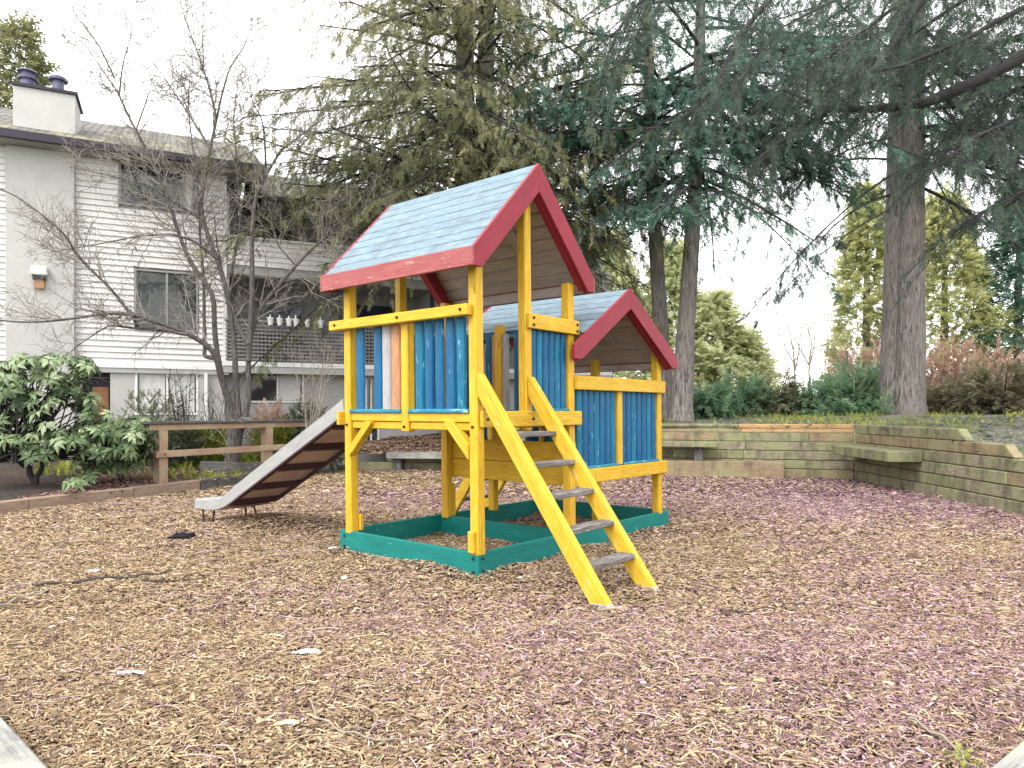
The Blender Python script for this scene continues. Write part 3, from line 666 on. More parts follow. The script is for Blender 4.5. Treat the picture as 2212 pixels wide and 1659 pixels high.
W2 = wpx(295, 424, 590, 712); W3 = wpx(262, 427, 366, 447); G1 = wpx(297, 424, 803, 892); G2 = wpx(541, 652, 806, 866, .5); GD = (bt(176), bt(238), .2, 2.48)
G3 = (bt(792, d=.5), bt(815, d=.5), .5, 2.45)
# lap siding: one tapered board per course, broken at the openings
mb = MB(); z = 2.66; rows = []
while z < 7.72:
    for a0, a1 in ((TL, t0 + .02), (t1 - .02, tc)):
        cuts = [(a0, a1)]
        for h in (W2, W3):
            if h[2] - .06 < z + .07 < h[3] + .06:
                cuts = [q for a, b in cuts for q in ((a, min(b, h[0] - .06)), (max(a, h[1] + .06), b)) if q[1] - q[0] > .02]
        for a, b in cuts: mb.prism([(-.045, z), (.06, z), (.06, z + .142), (-.004, z + .142)], a, b, lambda p, q, s: (s, p, q), BT)
    z += .14
sd = mb.build('siding', M['siding'], bld)
mb = MB(); holes_wall(mb, TL, tc, .0, 2.52, [G1, GD], .02, .25); mb.build('ground_floor_wall', M['stucco'], bld)
mb = MB(); holes_wall(mb, tc, tE + 6, .0, 2.52, [G2, G3], .5, .7); mb.build('ground_floor_wall', M['greywall'], bld)
mb = MB(); holes_wall(mb, TL, tc, 2.5, 7.75, [W2, W3], .061, .25); mb.build('inner_wall', M['greywall'], bld)
bbox('rear_wall', (TL, 9, 0), (tE + 6, 9.3, 7.6), 'siding'); bbox('side_wall', (tE + 5.8, .6, 0), (tE + 6, 9, 7.6), 'siding'); bbox('side_wall', (TL, .26, 0), (TL + .2, 9, 7.6), 'siding')
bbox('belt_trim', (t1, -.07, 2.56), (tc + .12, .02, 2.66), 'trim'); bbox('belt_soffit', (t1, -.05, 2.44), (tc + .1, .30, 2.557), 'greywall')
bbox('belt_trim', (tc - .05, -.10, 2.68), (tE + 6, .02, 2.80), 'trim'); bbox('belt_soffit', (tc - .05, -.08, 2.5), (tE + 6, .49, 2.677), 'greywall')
bbox('corner_trim', (tc - .05, -.04, 2.67), (tc + .05, .1, 7.72), 'siding')
# chimney chase, chimney, flues
bbox('chimney_chase', (t0, -.18, 0), (t1, .5, 7.55), 'stucco', bevel=.01)
ch = bbox('chimney', (bt(18), .55, 7.0), (bt(163, d=.55), 1.75, 9.20), 'stucco', bevel=.01)
bbox('chimney_cap', (bt(15), .50, 9.201), (bt(163, d=.55) + .05, 1.8, 9.27), 'gutter', ch)
for x, big in ((60, 1), (126, 0)):
    t = bt(x, d=1.1); c = BT([(t, 1.1, 9.27)])[0]; mb = MB(); r = .155
    prof = [(0, r), (.30, r), (.31, r * 1.35), (.36, r * 1.4), (.37, r * .9), (.48, r * .9), (.49, r * 1.45), (.53, r * 1.25), (.58, r * .4)] if big else [(0, r * .85), (.40, r * .85), (.41, r * 1.35), (.46, r * 1.4), (.53, r * .9)]
    mb.tube([c + np.array([0, 0, p[0]]) for p in prof], [p[1] for p in prof], 18); o = mb.build('flue_pipe', M['flue'], ch); o['label'] = 'taller flue with two collars' if big else 'short flue with one hood'
# roofs
def slope(name, ta, tb, d0, z0, d1, z1, par=None):
    L = np.array([(ta, d0, z0), (tb, d0, z0), (tb, d1, z1), (ta, d1, z1), (ta, d0, z0 - .12), (tb, d0, z0 - .12), (tb, d1, z1 - .12), (ta, d1, z1 - .12)], float)
    sl = math.hypot(d1 - d0, z1 - z0); g = np.array([(ta, 0, 0), (tb, 0, 0), (tb, sl, 0), (ta, sl, 0)] * 2); mb = MB()
    mb.add(BT(L), [(0, 1, 2, 3), (4, 7, 6, 5), (0, 4, 5, 1), (1, 5, 6, 2), (2, 6, 7, 3), (3, 7, 4, 0)], g); return mb.build(name, M['shingle'], par or bld)
pz = .45; tr = bt(574, d=-.6)
rf = slope('roof', TL - .5, tr, -.62, 7.72, 4.4, 7.72 + 5.02 * pz); slope('roof_back', TL - .5, tr, 9.6, 7.6, 4.41, 7.72 + 5.02 * pz - .01, rf)
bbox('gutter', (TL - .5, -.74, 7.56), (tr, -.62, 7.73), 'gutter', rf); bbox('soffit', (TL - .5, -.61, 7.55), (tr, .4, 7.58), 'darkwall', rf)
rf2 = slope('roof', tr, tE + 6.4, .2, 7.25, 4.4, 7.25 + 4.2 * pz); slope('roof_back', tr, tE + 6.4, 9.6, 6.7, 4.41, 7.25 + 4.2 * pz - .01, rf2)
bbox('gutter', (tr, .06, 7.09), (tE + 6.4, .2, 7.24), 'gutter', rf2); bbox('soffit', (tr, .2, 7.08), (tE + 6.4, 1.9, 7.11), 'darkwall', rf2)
# windows
def window(rect, d, split=(.5,), frame='trim', curtain=None, bar=.05):
    a, b, z0, z1 = rect; mb = MB()
    for p, q in (((a - bar, d - .05, z0 - bar), (a, d + .1, z1 + bar)), ((b, d - .05, z0 - bar), (b + bar, d + .1, z1 + bar)), ((a, d - .048, z1), (b, d + .1, z1 + bar)), ((a, d - .06, z0 - bar), (b, d + .1, z0))): mb.box(p, q, BT)
    for s in split: mb.box((a + (b - a) * s - .025, d - .03, z0), (a + (b - a) * s + .025, d + .08, z1), BT)
    o = mb.build('window', M[frame], bld, bevel=.004)
    bbox('pane', (a, d + .04, z0), (b, d + .055, z1), 'glass', o)
    if curtain:
        for c0, c1, mt in curtain:
            m2 = MB(); n = max(3, int((c1 - c0) * (b - a) / .09)); ts = np.linspace(a + (b - a) * c0, a + (b - a) * c1, n)
            fr_ = [(t, d + .012 + (.012 if i % 2 else 0)) for i, t in enumerate(ts)]
            m2.prism(fr_ + [(p, q + .012) for p, q in fr_[::-1]], z0 + .01, z1 - .01, lambda p, q, s: (p, q, s), BT); m2.build('curtain', M[mt], o)
    return o
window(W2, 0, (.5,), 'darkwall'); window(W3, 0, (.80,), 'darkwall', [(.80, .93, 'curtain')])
window(G1, .05, (.5,), 'trim', [(.03, .46, 'curtain'), (.54, .97, 'curtain')]); window(G2, .5, (.52,), 'trim', [(.55, .97, 'curtain')]); window(G3, .5, (.4,), 'trim')
dr = bbox('entry_door', (GD[0], .4, GD[2]), (GD[1], .46, GD[3]), 'gutter'); bbox('door_panel', (bt(196), .37, 1.0), (bt(232), .395, 2.1), 'cedar', dr)
c = BT([(bt(445), -.07, 0)])[0]; mb = MB(); mb.box((bt(445) - .04, -.10, .2), (bt(445) + .04, -.02, 2.46), BT); mb.build('downspout', M['trim'], bld, bevel=.01)
t, z = bt(85, 603, -.2); vh = bbox('vent_hood', (t - .16, -.33, z + .08), (t + .17, -.181, z + .28), 'siding', bevel=.02); bbox('vent_mouth', (t - .12, -.30, z - .02), (t + .13, -.19, z + .078), 'gutter', vh); bbox('vent_pipe', (t - .09, -.27, z - .22), (t + .10, -.182, z - .022), 'cedar', vh)
# balconies: recess, floor slabs, lattice railing below, clapboard parapet above
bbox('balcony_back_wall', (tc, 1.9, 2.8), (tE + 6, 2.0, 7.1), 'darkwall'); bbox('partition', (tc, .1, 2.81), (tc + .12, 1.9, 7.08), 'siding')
for t in (tE - .1,): bbox('partition', (t, .05, 2.81), (t + .14, 1.9, 7.08), 'greywall')
bbox('balcony_floor', (tc, .02, 5.07), (tE + 6, 1.9, 5.30), 'greywall'); bbox('balcony_floor', (tc, .02, 2.62), (tE + 6, 1.9, 2.805), 'greywall')
mb = MB(); z = 5.30
while z < 5.88:
    mb.prism([(-.028, z), (.04, z), (.04, z + .142), (-.004, z + .142)], tc + .06, tE + 6, lambda p, q, s: (s, p, q), BT); z += .14
par = mb.build('parapet', M['siding'], bld); bbox('parapet_cap', (tc + .05, -.06, z), (tE + 6, .1, z + .05), 'trim', par); bbox('parapet_core', (tc + .06, .041, 5.05), (tE + 6, .1, z - .001), 'greywall', par)
zl0, zl1 = 2.81, 3.84; mb = MB()
z = zl0 + .03
while z < zl1 - .02: mb.box((tc + .02, -.062, z), (tE + 2, -.030, z + .042), BT); z += .098
t = tc + .03
while t < tE + 2: mb.box((t, -.029, zl0), (t + .042, .0, zl1 - .02), BT); t += .095
la = mb.build('lattice_railing', M['lattice'], bld); bbox('railing_cap', (tc, -.09, zl1), (tE + 2, .04, zl1 + .05), 'lattice', la)
sd_ = bbox('sliding_door', (bt(768, d=1.84), 1.80, 2.81), (bt(862, d=1.84), 1.86, 4.75), 'glass'); bbox('navy_curtain', (bt(772, d=1.78), 1.74, 2.85), (bt(822, d=1.78), 1.775, 4.72), 'navy', sd_)
bbox('sliding_door', (bt(560, d=1.84), 1.80, 2.81), (bt(650, d=1.84), 1.86, 4.75), 'glass'); bbox('sliding_door', (bt(520, d=1.84), 1.80, 5.3), (bt(630, d=1.84), 1.86, 7.0), 'glass')
bbox('post', (bt(733), .0, 3.89), (bt(733) + .09, .09, 5.07), 'gutter'); bbox('post', (bt(931), .0, 3.89), (bt(931) + .09, .09, 5.07), 'gutter')
for x, lab in ((584, 'on the railing beside a forked cherry limb'), (604, 'second of the close run beside the forked limb'), (624, 'with a tilted rim in the middle of the run'), (639, 'with a tall bracket in the middle of the run'), (664, 'standing apart in the gap of the run'), (692, 'last in the run nearest the yellow playset post')):
    t, z = bt(x, 690, -.12); z = zl1 + .02; c = BT([(t, -.15, z - .10)])[0]
    po = empty('hanging_planter', c, 'small white pot hooked ' + lab, 'planter', 'white pots hooked on the balcony railing')
    mb = MB(); mb.tube([c, c + [0, 0, .17], c + [0, 0, .172], c + [0, 0, .20]], [.055, .080, .092, .092], 14); mb.build('pot', M['pot'], po)
    mb = MB(); q = BT([(t - .015, -.085, z + .052), (t + .015, -.07, z + .27)]); mb.box((t - .015, -.10, z + .03), (t + .015, -.07, z + .17 + rng.uniform(0, .06)), BT); mb.build('bracket', M['pot'], po)

# ================================================================== trees
def tree(name, label, group, loc, cat='tree'):
    return empty(name, loc, label, cat, group)
def trunk(par, pts, rad, mat, seed, sides=18, ridge=.06, name='trunk'):
    V, Fq = trunk_mesh(pts, rad, sides, seed, ridge); return mesh_obj(name, V, Fq, M[mat], par, True)
def bez(pts, n=60):
    P = np.array(pts, float); k = np.linspace(0, len(P) - 1, n); i = np.minimum(k.astype(int), len(P) - 2); f = (k - i)[:, None]; return P[i] * (1 - f) + P[i + 1] * f
def conifer(name, label, group, foot, pts, rads, crown_seed, specs, leaf, barkm, size, limbs=None, tmpl=None, clouds=()):
    r = tree(name, label, group, foot)
    for k, (pp, rr) in enumerate(zip(pts, rads)): trunk(r, pp, rr, barkm, crown_seed + k)
    c = Crown(crown_seed); g = c.g
    for cc, rd, nn, sz, tn_ in clouds: c.cloud(cc, rd, nn, sz, tn_, .45, .9, .15)
    for (n, z0, z1, ax, az0, az1, L0, L1, kw) in specs:
        for i in range(n):
            z = z0 + (z1 - z0) * (i + g.uniform(0, 1)) / n; P = np.array(pts[ax]); q = np.interp(z, P[:, 2], P[:, 0]), np.interp(z, P[:, 2], P[:, 1])
            t = (z - z0) / max(.1, z1 - z0); L = (L0 + (L1 - L0) * t) * g.uniform(.75, 1.15)
            kk = dict(slope=-.08, droop=.25, up=.15, rad=.045, size=size, tone=.45); kk.update(kw)
            c.bough((q[0], q[1], z), math.radians(g.uniform(az0, az1)), L, kk.pop('slope') + g.normal(0, .20), kk.pop('droop'), kk.pop('up'), kk.pop('rad') * g.uniform(.6, 1.2), kk.pop('size'), **kk)
    nq = c.build('crown', M[leaf], r, tmpl, M['bark_dark'])
    return r, nq
tot = {}
# the tall cedar behind the tower: two close trunks, open drooping crown
A1 = [at(1003, 700, 19.0) * [1, 1, 0] + [0, 0, .8], at(1004, 380, 19.0), at(1005, 100, 19.0), at(1007, -250, 19.0), at(1008, -700, 19.0)]
A2 = [at(1042, 700, 19.4) * [1, 1, 0] + [0, 0, .8], at(1042, 380, 19.4), at(1050, 100, 19.4), at(1062, -250, 19.4), at(1066, -600, 19.4)]
r, tot['cedar'] = conifer('cedar_tree', 'tall open cedar with twin trunks and olive drooping sprays directly behind the tall tower', 'tall conifers round the playground', A1[0], [A1, A2], [[.42, .27, .23, .17, .08], [.40, .30, .22, .15, .07]], 41,
  [(46, 5.8, 8.8, 0, 40, 270, 4.2, 5.0, dict(slope=-.10, droop=.34, up=.16, tone=.42, every=.15, gap=.30, sdroop=1.1)), (52, 8.8, 15.5, 0, 0, 360, 5.2, 4.4, dict(slope=.04, droop=.34, up=.14, tone=.55, every=.15, gap=.29, sdroop=1.1)),
   (8, 7.0, 10.0, 0, 225, 275, 6.0, 5.2, dict(slope=-.16, droop=.36, up=.16, tone=.4, every=.14, gap=.30)), (22, 7.0, 12.5, 0, 140, 240, 4.0, 4.4, dict(slope=-.05, droop=.30, up=.12, tone=.68, every=.13, gap=.28)),
   (14, 5.2, 9, 1, 60, 130, 4.2, 4.4, dict(slope=-.08, droop=.3, up=.16, tone=.35))], 'leaf_cedar', 'bark_grey', .27, clouds=[((-1.0, 18.6, 11.2), (4.6, 3.6, 5.6), 6500, .22, .5), ((-3.0, 18.3, 8.6), (2.6, 2.0, 2.2), 1500, .2, .42), ((1.2, 18.8, 8.4), (2.6, 2.2, 2.4), 1500, .2, .42)])
# two slim firs behind the low tower
D1 = [at(1439, 900, 19.2) * [1, 1, 0] + [0, 0, 1.0], at(1437, 880, 19.2), at(1420, 600, 19.2), at(1410, 400, 19.2), at(1400, 100, 19.2), at(1392, -300, 19.2)]
D2 = [at(1470, 915, 18.4) * [1, 1, 0] + [0, 0, 1.0], at(1472, 885, 18.4), at(1482, 700, 18.4), at(1500, 440, 18.4), at(1512, 100, 18.4), at(1520, -350, 18.4)]
r, tot['fir1'] = conifer('fir_tree', 'slim straight fir trunk with branch stubs rising behind the low roof', 'tall conifers round the playground', D1[0], [D1], [[.30, .24, .20, .17, .13, .05]], 52,
  [(22, 7.0, 10.5, 0, 0, 360, 2.8, 3.4, dict(slope=-.08, droop=.4, up=.15, tone=.45, every=.13, gap=.27)), (20, 10, 15.5, 0, 0, 360, 3.5, 2.6, dict(tone=.5, every=.14, gap=.30)), (12, 8.5, 12, 0, 230, 310, 4.6, 4.6, dict(tone=.5, slope=0, droop=.28, every=.14))], 'leaf_hemlock', 'bark_grey', .40)
r, tot['fir2'] = conifer('fir_tree', 'leaning fir trunk swollen at its foot, nearer of the slim pair behind the low tower', 'tall conifers round the playground', D2[0], [D2], [[.42, .30, .22, .18, .14, .05]], 53,
  [(30, 7.0, 10.0, 0, 0, 360, 3.4, 4.2, dict(slope=-.10, droop=.4, up=.14, tone=.45, every=.14, gap=.28)), (20, 9.8, 15.5, 0, 0, 360, 4.4, 3.2, dict(tone=.45, every=.13, gap=.28)), (16, 7.5, 11, 0, 60, 130, 4.4, 4.8, dict(slope=-.12, droop=.4, up=.12, tone=.4, every=.12, gap=.26))], 'leaf_hemlock', 'bark_grey', .30, clouds=[((6.0, 18.2, 10.2), (3.4, 2.8, 3.2), 2800, .22, .45)])
# the double trunk on the bank
E1 = [at(1926, 905, 20) * [1, 1, 0] + [0, 0, 1.1], at(1924, 870, 20), at(1930, 600, 20), at(1936, 300, 20), at(1940, 0, 20), at(1942, -400, 20)]
E2 = [at(1962, 905, 19.8) * [1, 1, 0] + [0, 0, 1.1], at(1962, 870, 19.8), at(1966, 600, 19.8), at(1972, 300, 19.8), at(1976, 0, 19.8), at(1980, -400, 19.8)]
r, tot['double'] = conifer('fir_tree', 'big double fir trunk with deeply furrowed bark standing on the groundcover bank', 'tall conifers round the playground', E1[0], [E1, E2], [[.42, .30, .25, .22, .2, .1], [.52, .42, .36, .30, .24, .12]], 61,
  [(26, 9.0, 12.5, 1, 0, 360, 4.2, 5.0, dict(slope=-.02, droop=.32, up=.12, tone=.42, every=.13, gap=.28)), (16, 12, 17.0, 0, 0, 360, 4.6, 3.8, dict(tone=.4, every=.14, gap=.3)),
   (16, 7.8, 11.5, 1, 60, 150, 4.4, 5.2, dict(slope=-.12, droop=.40, up=.10, tone=.40, every=.12, gap=.26)), (5, 7.2, 9.4, 0, 225, 262, 4.2, 4.6, dict(slope=-.30, droop=.30, up=.0, tone=.35, every=.14, gap=.36, bare=.42, rad=.03))], 'leaf_dark', 'bark_grey', .30, clouds=[((11.0, 19.6, 12.2), (5.2, 3.6, 3.2), 3600, .22, .45), ((13.5, 19.2, 10.0), (2.4, 2.4, 2.2), 1200, .22, .4)])
# the tree just outside the frame whose limbs hang over the playground
tk = np.array([10.6, 11.2, 1.2]); r = tree('cedar_tree', 'dark overhanging limbs and hanging sprays reaching in over the playground from beyond the retaining wall', 'tall conifers round the playground', tk)
trunk(r, [tk, tk + [0, 0, 4], tk + [-.1, 0, 8], tk + [0, .1, 13]], [.5, .4, .32, .2], 'bark_dark', 77)
c = Crown(78); g = c.g
limbs = [([tk + [0, 0, 6.9], at(2330, 70, 11.2), at(2212, 128, 11), at(2120, 180, 11), at(2010, 228, 10.9), at(1930, 242, 10.8), at(1850, 246, 10.7), at(1780, 240, 10.6), at(1735, 222, 10.5), at(1690, 205, 10.4)], .105, .02),
         ([tk + [0, 0, 9.4], at(2250, -190, 11.0), at(2080, -100, 10.8), at(1989, 12, 10.6), at(1935, 95, 10.5), at(1872, 187, 10.4), at(1794, 250, 10.3), at(1692, 320, 10.2), at(1640, 360, 10.1)], .085, .012),
         ([tk + [0, 0, 7.9], at(2350, -40, 10.6), at(2200, 20, 10.2), at(2080, 90, 10.0), at(1950, 150, 9.8), at(1830, 175, 9.6)], .05, .010),
         ([tk + [0, 0, 6.2], at(2400, 200, 11.0), at(2230, 245, 10.6), at(2100, 300, 10.2), at(2040, 350, 10.0)], .05, .01),
         ([tk + [0, 0, 9.0], at(2200, -230, 10.2), at(1900, -160, 9.8), at(1700, -60, 9.4), at(1600, 60, 9.2), at(1530, 190, 9.1), at(1490, 230, 9.0)], .06, .008),
         ([tk + [0, 0, 9.5], at(2000, -330, 9.6), at(1650, -200, 9.0), at(1450, -60, 8.8), at(1330, 80, 8.7)], .05, .008),
         ([tk + [0, 0, 8.2], at(2300, -60, 10.8), at(2150, -40, 11.2), at(2000, 60, 11.6), at(1900, 120, 11.8), at(1790, 160, 12.0)], .05, .008),
         ([tk + [0, 0, 7.0], at(2330, 140, 11.6), at(2200, 190, 12.0), at(2090, 250, 12.2), at(2010, 330, 12.3)], .045, .008),
         ([tk + [0, 0, 8.8], at(2200, -120, 12.4), at(1980, -80, 12.8), at(1800, 0, 13.0), at(1680, 60, 13.0), at(1600, 150, 13.0)], .05, .008),
         ([tk + [0, 0, 8.6], at(2240, -120, 9.6), at(2050, -60, 9.2), at(1900, 30, 8.9), at(1780, 120, 8.7)], .045, .008),
         ([tk + [0, 0, 5.4], at(2480, 330, 11.0), at(2300, 380, 10.6), at(2190, 430, 10.4), at(2120, 470, 10.3)], .045, .008)]
for k, (pp, ra, rb) in enumerate(limbs):
    P = bez(pp, 50); P[1:-1] = (P[:-2] + 2 * P[1:-1] + P[2:]) / 4; P += np.cumsum(g.normal(0, .006, P.shape), 0); c.tb.add(P, np.linspace(ra * 1.15, rb * 1.2, 50), 8)
    for i in range(10, 50, 1):
        for s in (-1, 1):
            if g.uniform() < (.60 if i < 22 else .40): continue
            D = unit(P[min(i + 1, 49)] - P[i - 1]); hd = unit(np.array([D[1], -D[0], 0])) * s; l = g.uniform(.5, 1.5); q = np.linspace(0, 1, 5)[:, None]
            Tw = P[i] + unit(D * g.uniform(.4, 1.0) + hd * g.uniform(.4, 1.0) + [0, 0, g.normal(.02, .25)]) * l * q + np.array([0, 0, -.38 * l]) * q ** 2
            c.tb.add(Tw, np.linspace(.011, .003, 5), 3); c.sprays(Tw, .19, .085, .42, .9, .55)
c.cloud((7.2, 11.0, 8.1), (4.2, 2.4, 1.7), 3000, .17, .45, .4, .9, .1); c.cloud((3.6, 10.5, 8.0), (2.2, 1.6, 1.2), 900, .16, .45, .4, .9, .1)
tot['overhang'] = c.build('crown', M['leaf_dark'], r, FRF, M['bark_dark'], 'limbs')
# cypresses far off
def cypress(label, x, ybase, ytop, Y, rw, n, size, leaf, seed, shape=1.0, tone=.5, name='cypress_tree', group='cypresses beyond the playground'):
    b = at(x, ybase, Y); t = at(x, ytop, Y); h = t[2] - 0.9; foot = np.array([b[0], Y, .9]); r = tree(name, label, group, foot)
    trunk(r, [foot, foot + [0, 0, h * .5], foot + [.05, 0, h * .96]], [.22, .14, .03], 'bark_grey', seed, 10)
    c = Crown(seed); g = c.g; wr = rw / F * Y
    z = g.uniform(0, 1, n) ** .85; a = g.uniform(0, 6.283, n); lump = 1 + .16 * np.sin(a * 3 + z * 9 + seed) + .14 * np.sin(z * 23 + a * 2) + .10 * np.sin(z * 41 + a * 5)
    prof = np.minimum(1, (1 - z) ** shape * 1.25) * np.minimum(1, .55 + z * 3); rr = wr * prof * lump * g.uniform(.35, 1, n) ** .45
    O = foot + np.stack([rr * np.cos(a), rr * np.sin(a), z * h], 1); X = np.stack([np.cos(a) * .8, np.sin(a) * .8, g.uniform(-.5, .7, n)], 1) + g.normal(0, .3, (n, 3))
    c.O.append(O); c.X.append(unit(X)); c.S.append(size * g.uniform(.6, 1.4, n)); c.T.append(np.clip(tone + .25 * (lump - 1) * 4 * .3 + g.normal(0, .18, n), 0, 1))
    c.build('crown', M[leaf], r, FRS)
cypress('pale cypress with a broad spire seen between the two roofs', 1318, 860, 505, 38, 95, 2600, .75, 'leaf_far', 101, .8)
cypress('pale cypress with a pointed top between the slim fir trunks', 1448, 860, 528, 37, 85, 2600, .75, 'leaf_far', 102, .85)
cypress('pale cypress with a rounded shoulder beside the leaning fir trunk', 1540, 860, 640, 36, 85, 2200, .7, 'leaf_far', 103, .6)
cypress('low end cypress of the pale row next to the open sky', 1606, 860, 716, 36, 66, 1500, .65, 'leaf_far', 104, .6)
cypress('pale cypress half hidden by the low blue roof', 1240, 860, 560, 39, 80, 1700, .75, 'leaf_far', 105, .7)
cypress('yellow green cypress hugging the double trunk', 1872, 870, 405, 30, 72, 3200, .55, 'leaf_gold', 106, .75, .5)
cypress('bright golden cypress behind the double trunk', 2040, 870, 425, 29, 105, 4200, .55, 'leaf_gold', 107, .7, .62)
cypress('blue green cypress at the edge of the bank', 2200, 870, 380, 28, 70, 2600, .55, 'leaf_hemlock', 108, .75, .7)
cypress('dark evergreen top showing above the apartment roof behind the chimney', 40, 500, 55, 34, 95, 2000, .8, 'leaf_cedar', 109, .55, .55)
cypress('small evergreen tip showing above the shingle roof ridge', 505, 600, 300, 40, 40, 800, .7, 'leaf_cedar', 110, .8, .6)
# small bare trees on the skyline and the reddish thicket
def bare(name, label, group, foot, stems, seed, rad, mat, n1, n2, l1, l2, branchmat=None, cat='tree', spread=1.0, n3=0, l3=.3):
    g = np.random.default_rng(seed); r = tree(name, label, group, foot, cat); tb = Tubes(); t2 = Tubes()
    for P0, ra, rb in stems:
        P = bez(P0, 40); 
        for _ in range(2): P[1:-1] = (P[:-2] + 2 * P[1:-1] + P[2:]) / 4
        P += np.cumsum(g.normal(0, .004, P.shape) * rad * 10, 0); R_ = np.linspace(ra, rb, 40); tb.add(P, R_, 9)
        L = np.linalg.norm(np.diff(P, axis=0), axis=1).sum()
        for _ in range(int(n1 * L)):
            i = int(40 * (g.uniform(.22, .99) ** .8)); i = min(i, 38); D = unit(P[i + 1] - P[i]); w = unit(np.cross(D, g.normal(size=3))); l = l1 * g.uniform(.5, 1.5) * (1.2 - .5 * i / 40); q = np.linspace(0, 1, 7)[:, None]
            B = P[i] + (unit(D * .8 + w * spread * g.uniform(.6, 1.2)) * l) * q + np.array([0, 0, .18 * l * g.normal(.35, .6)]) * q ** 2; B[1:] += np.cumsum(g.normal(0, .022 * l, (6, 3)), 0)
            r1 = min(R_[i] * .5, .016 * l1 + .004); t2.add(B, np.linspace(r1, .0045, 7), 4)
            for _ in range(int(n2 * l) + 1):
                j = g.integers(1, 6); D2 = unit(B[j + 1] - B[j]) if j < 6 else D; w2 = unit(np.cross(D2, g.normal(size=3))); ll = l2 * g.uniform(.4, 1.4); q2 = np.linspace(0, 1, 5)[:, None]
                Cc = B[j] + unit(D2 * .7 + w2 * g.uniform(.6, 1.2)) * ll * q2 + np.array([0, 0, .15 * ll]) * q2 ** 2; Cc[1:] += np.cumsum(g.normal(0, .035 * ll, (4, 3)), 0); t2.add(Cc, np.linspace(.0066, .0034, 5), 3)
                for _ in range(n3):
                    k = g.integers(1, 4); D3 = unit(Cc[k + 1] - Cc[k]); w3 = unit(np.cross(D3, g.normal(size=3))); l_ = l3 * g.uniform(.4, 1.3); q3 = np.linspace(0, 1, 4)[:, None]
                    E_ = Cc[k] + unit(D3 * .7 + w3) * l_ * q3; E_[1:] += g.normal(0, .04 * l_, (3, 3)); t2.add(E_, np.linspace(.0044, .0024, 4), 3)
    tb.build('trunk', M[mat], r); t2.build('branches', M[branchmat or mat], r); return r
for x, xt, lab, sd in ((1718, 1712, 'tallest bare tree on the skyline between the hedge and the golden cypress', 1), (1748, 1752, 'forked bare tree on the skyline close beside the tallest one', 2), (1782, 1786, 'smallest bare tree on the skyline, next to the golden cypress', 3)):
    f_ = at(x, 870, 46); st = [([f_, at(x - 1, 800, 46), at(xt, 745, 46), at(xt - 12, 700, 46)], .075, .03), ([at(x, 800, 46), at(x + 10, 745, 46.5), at(x + 16, 705, 46.5)], .055, .025), ([at(x, 790, 46), at(x - 22, 750, 45.5), at(x - 36, 715, 45.5)], .05, .022)]
    if sd == 3: st = [([f_, at(x, 790, 46), at(xt, 740, 46)], .06, .025), ([at(x, 770, 46), at(x + 12, 735, 46)], .04, .02)]
    o = bare('bare_tree', lab, 'bare trees on the skyline', f_, st, 200 + sd, .2, 'twig', 3.2, 3.0, 1.5, .8)
    for ch in o.children:
        if ch.name.startswith('branches'): ch.scale = (1, 1, 1)
g = np.random.default_rng(9)
f_ = np.array([12.9, 24.0, 1.3]); r = tree('thicket_bush', 'reddish bare twiggy thicket between the double trunk and the edge of the bank', None, f_, 'bush'); tb = Tubes(); c = Crown(301)
for _ in range(420):
    p = f_ + np.array([g.uniform(-2.0, 4.6), g.uniform(-.7, .7), -.1]); h = g.uniform(1.4, 3.1) * (1 - .08 * abs(p[0] - f_[0] - 1)); q = np.linspace(0, 1, 5)[:, None]; d = np.array([g.normal(0, .35), g.normal(0, .3), h])
    P = p + d * q; P[1:] += np.cumsum(g.normal(0, .05, (4, 3)), 0); tb.add(P, np.linspace(.014, .005, 5), 3); c.sprays(P[1:], .28, .20, .5, -.4, .5)
tb.build('stem', M['leaf_pink'], r); c.build('twigs', M['leaf_pink'], r, FRS)
# juniper hedge plants, each with its own foliage
JG = 'spreading junipers along the top of the bank'
def juniper(label, x, ytop, Y, wpx_, n, seed, tone=.5, leaf='leaf_juniper', deep=1.1, size=.42, zb=1.35):
    ctr = at(x, HY, Y); h = H - (ytop - HY) / F * Y - zb; f_ = np.array([ctr[0], Y, zb]); r = tree('juniper_shrub', label, JG, f_, 'shrub'); c = Crown(seed); g = c.g; w = wpx_ / F * Y / 2
    for _ in range(n):
        a = g.uniform(0, 6.283); rr = g.uniform(.1, 1) ** .6; zz = h * (1 - .75 * rr ** 2) * g.uniform(.45, 1.05); o = f_ + np.array([math.cos(a) * w * rr * .55, math.sin(a) * deep * rr * .5, zz * .35])
        e = f_ + np.array([math.cos(a) * w * rr, math.sin(a) * deep * rr, zz]); q = np.linspace(0, 1, 5)[:, None]; P = o + (e - o) * q + np.array([math.cos(a), math.sin(a), 0]) * .18 * q ** 2 + np.array([0, 0, -.10]) * q ** 3
        c.tb.add(P, np.linspace(.018, .004, 5), 3); c.sprays(P[1:], size, .10, tone + g.normal(0, .12) + .2 * (zz / h - .6), .35, .35)
    for _ in range(12):
        a = g.uniform(0, 6.283); c.tb.add([f_ + [g.normal(0, w * .3), g.normal(0, .2), -.1], f_ + [math.cos(a) * w * .5, math.sin(a) * .4, h * .45]], [.035, .015], 5)
    c.build('foliage', M[leaf], r, None, M['stem'])
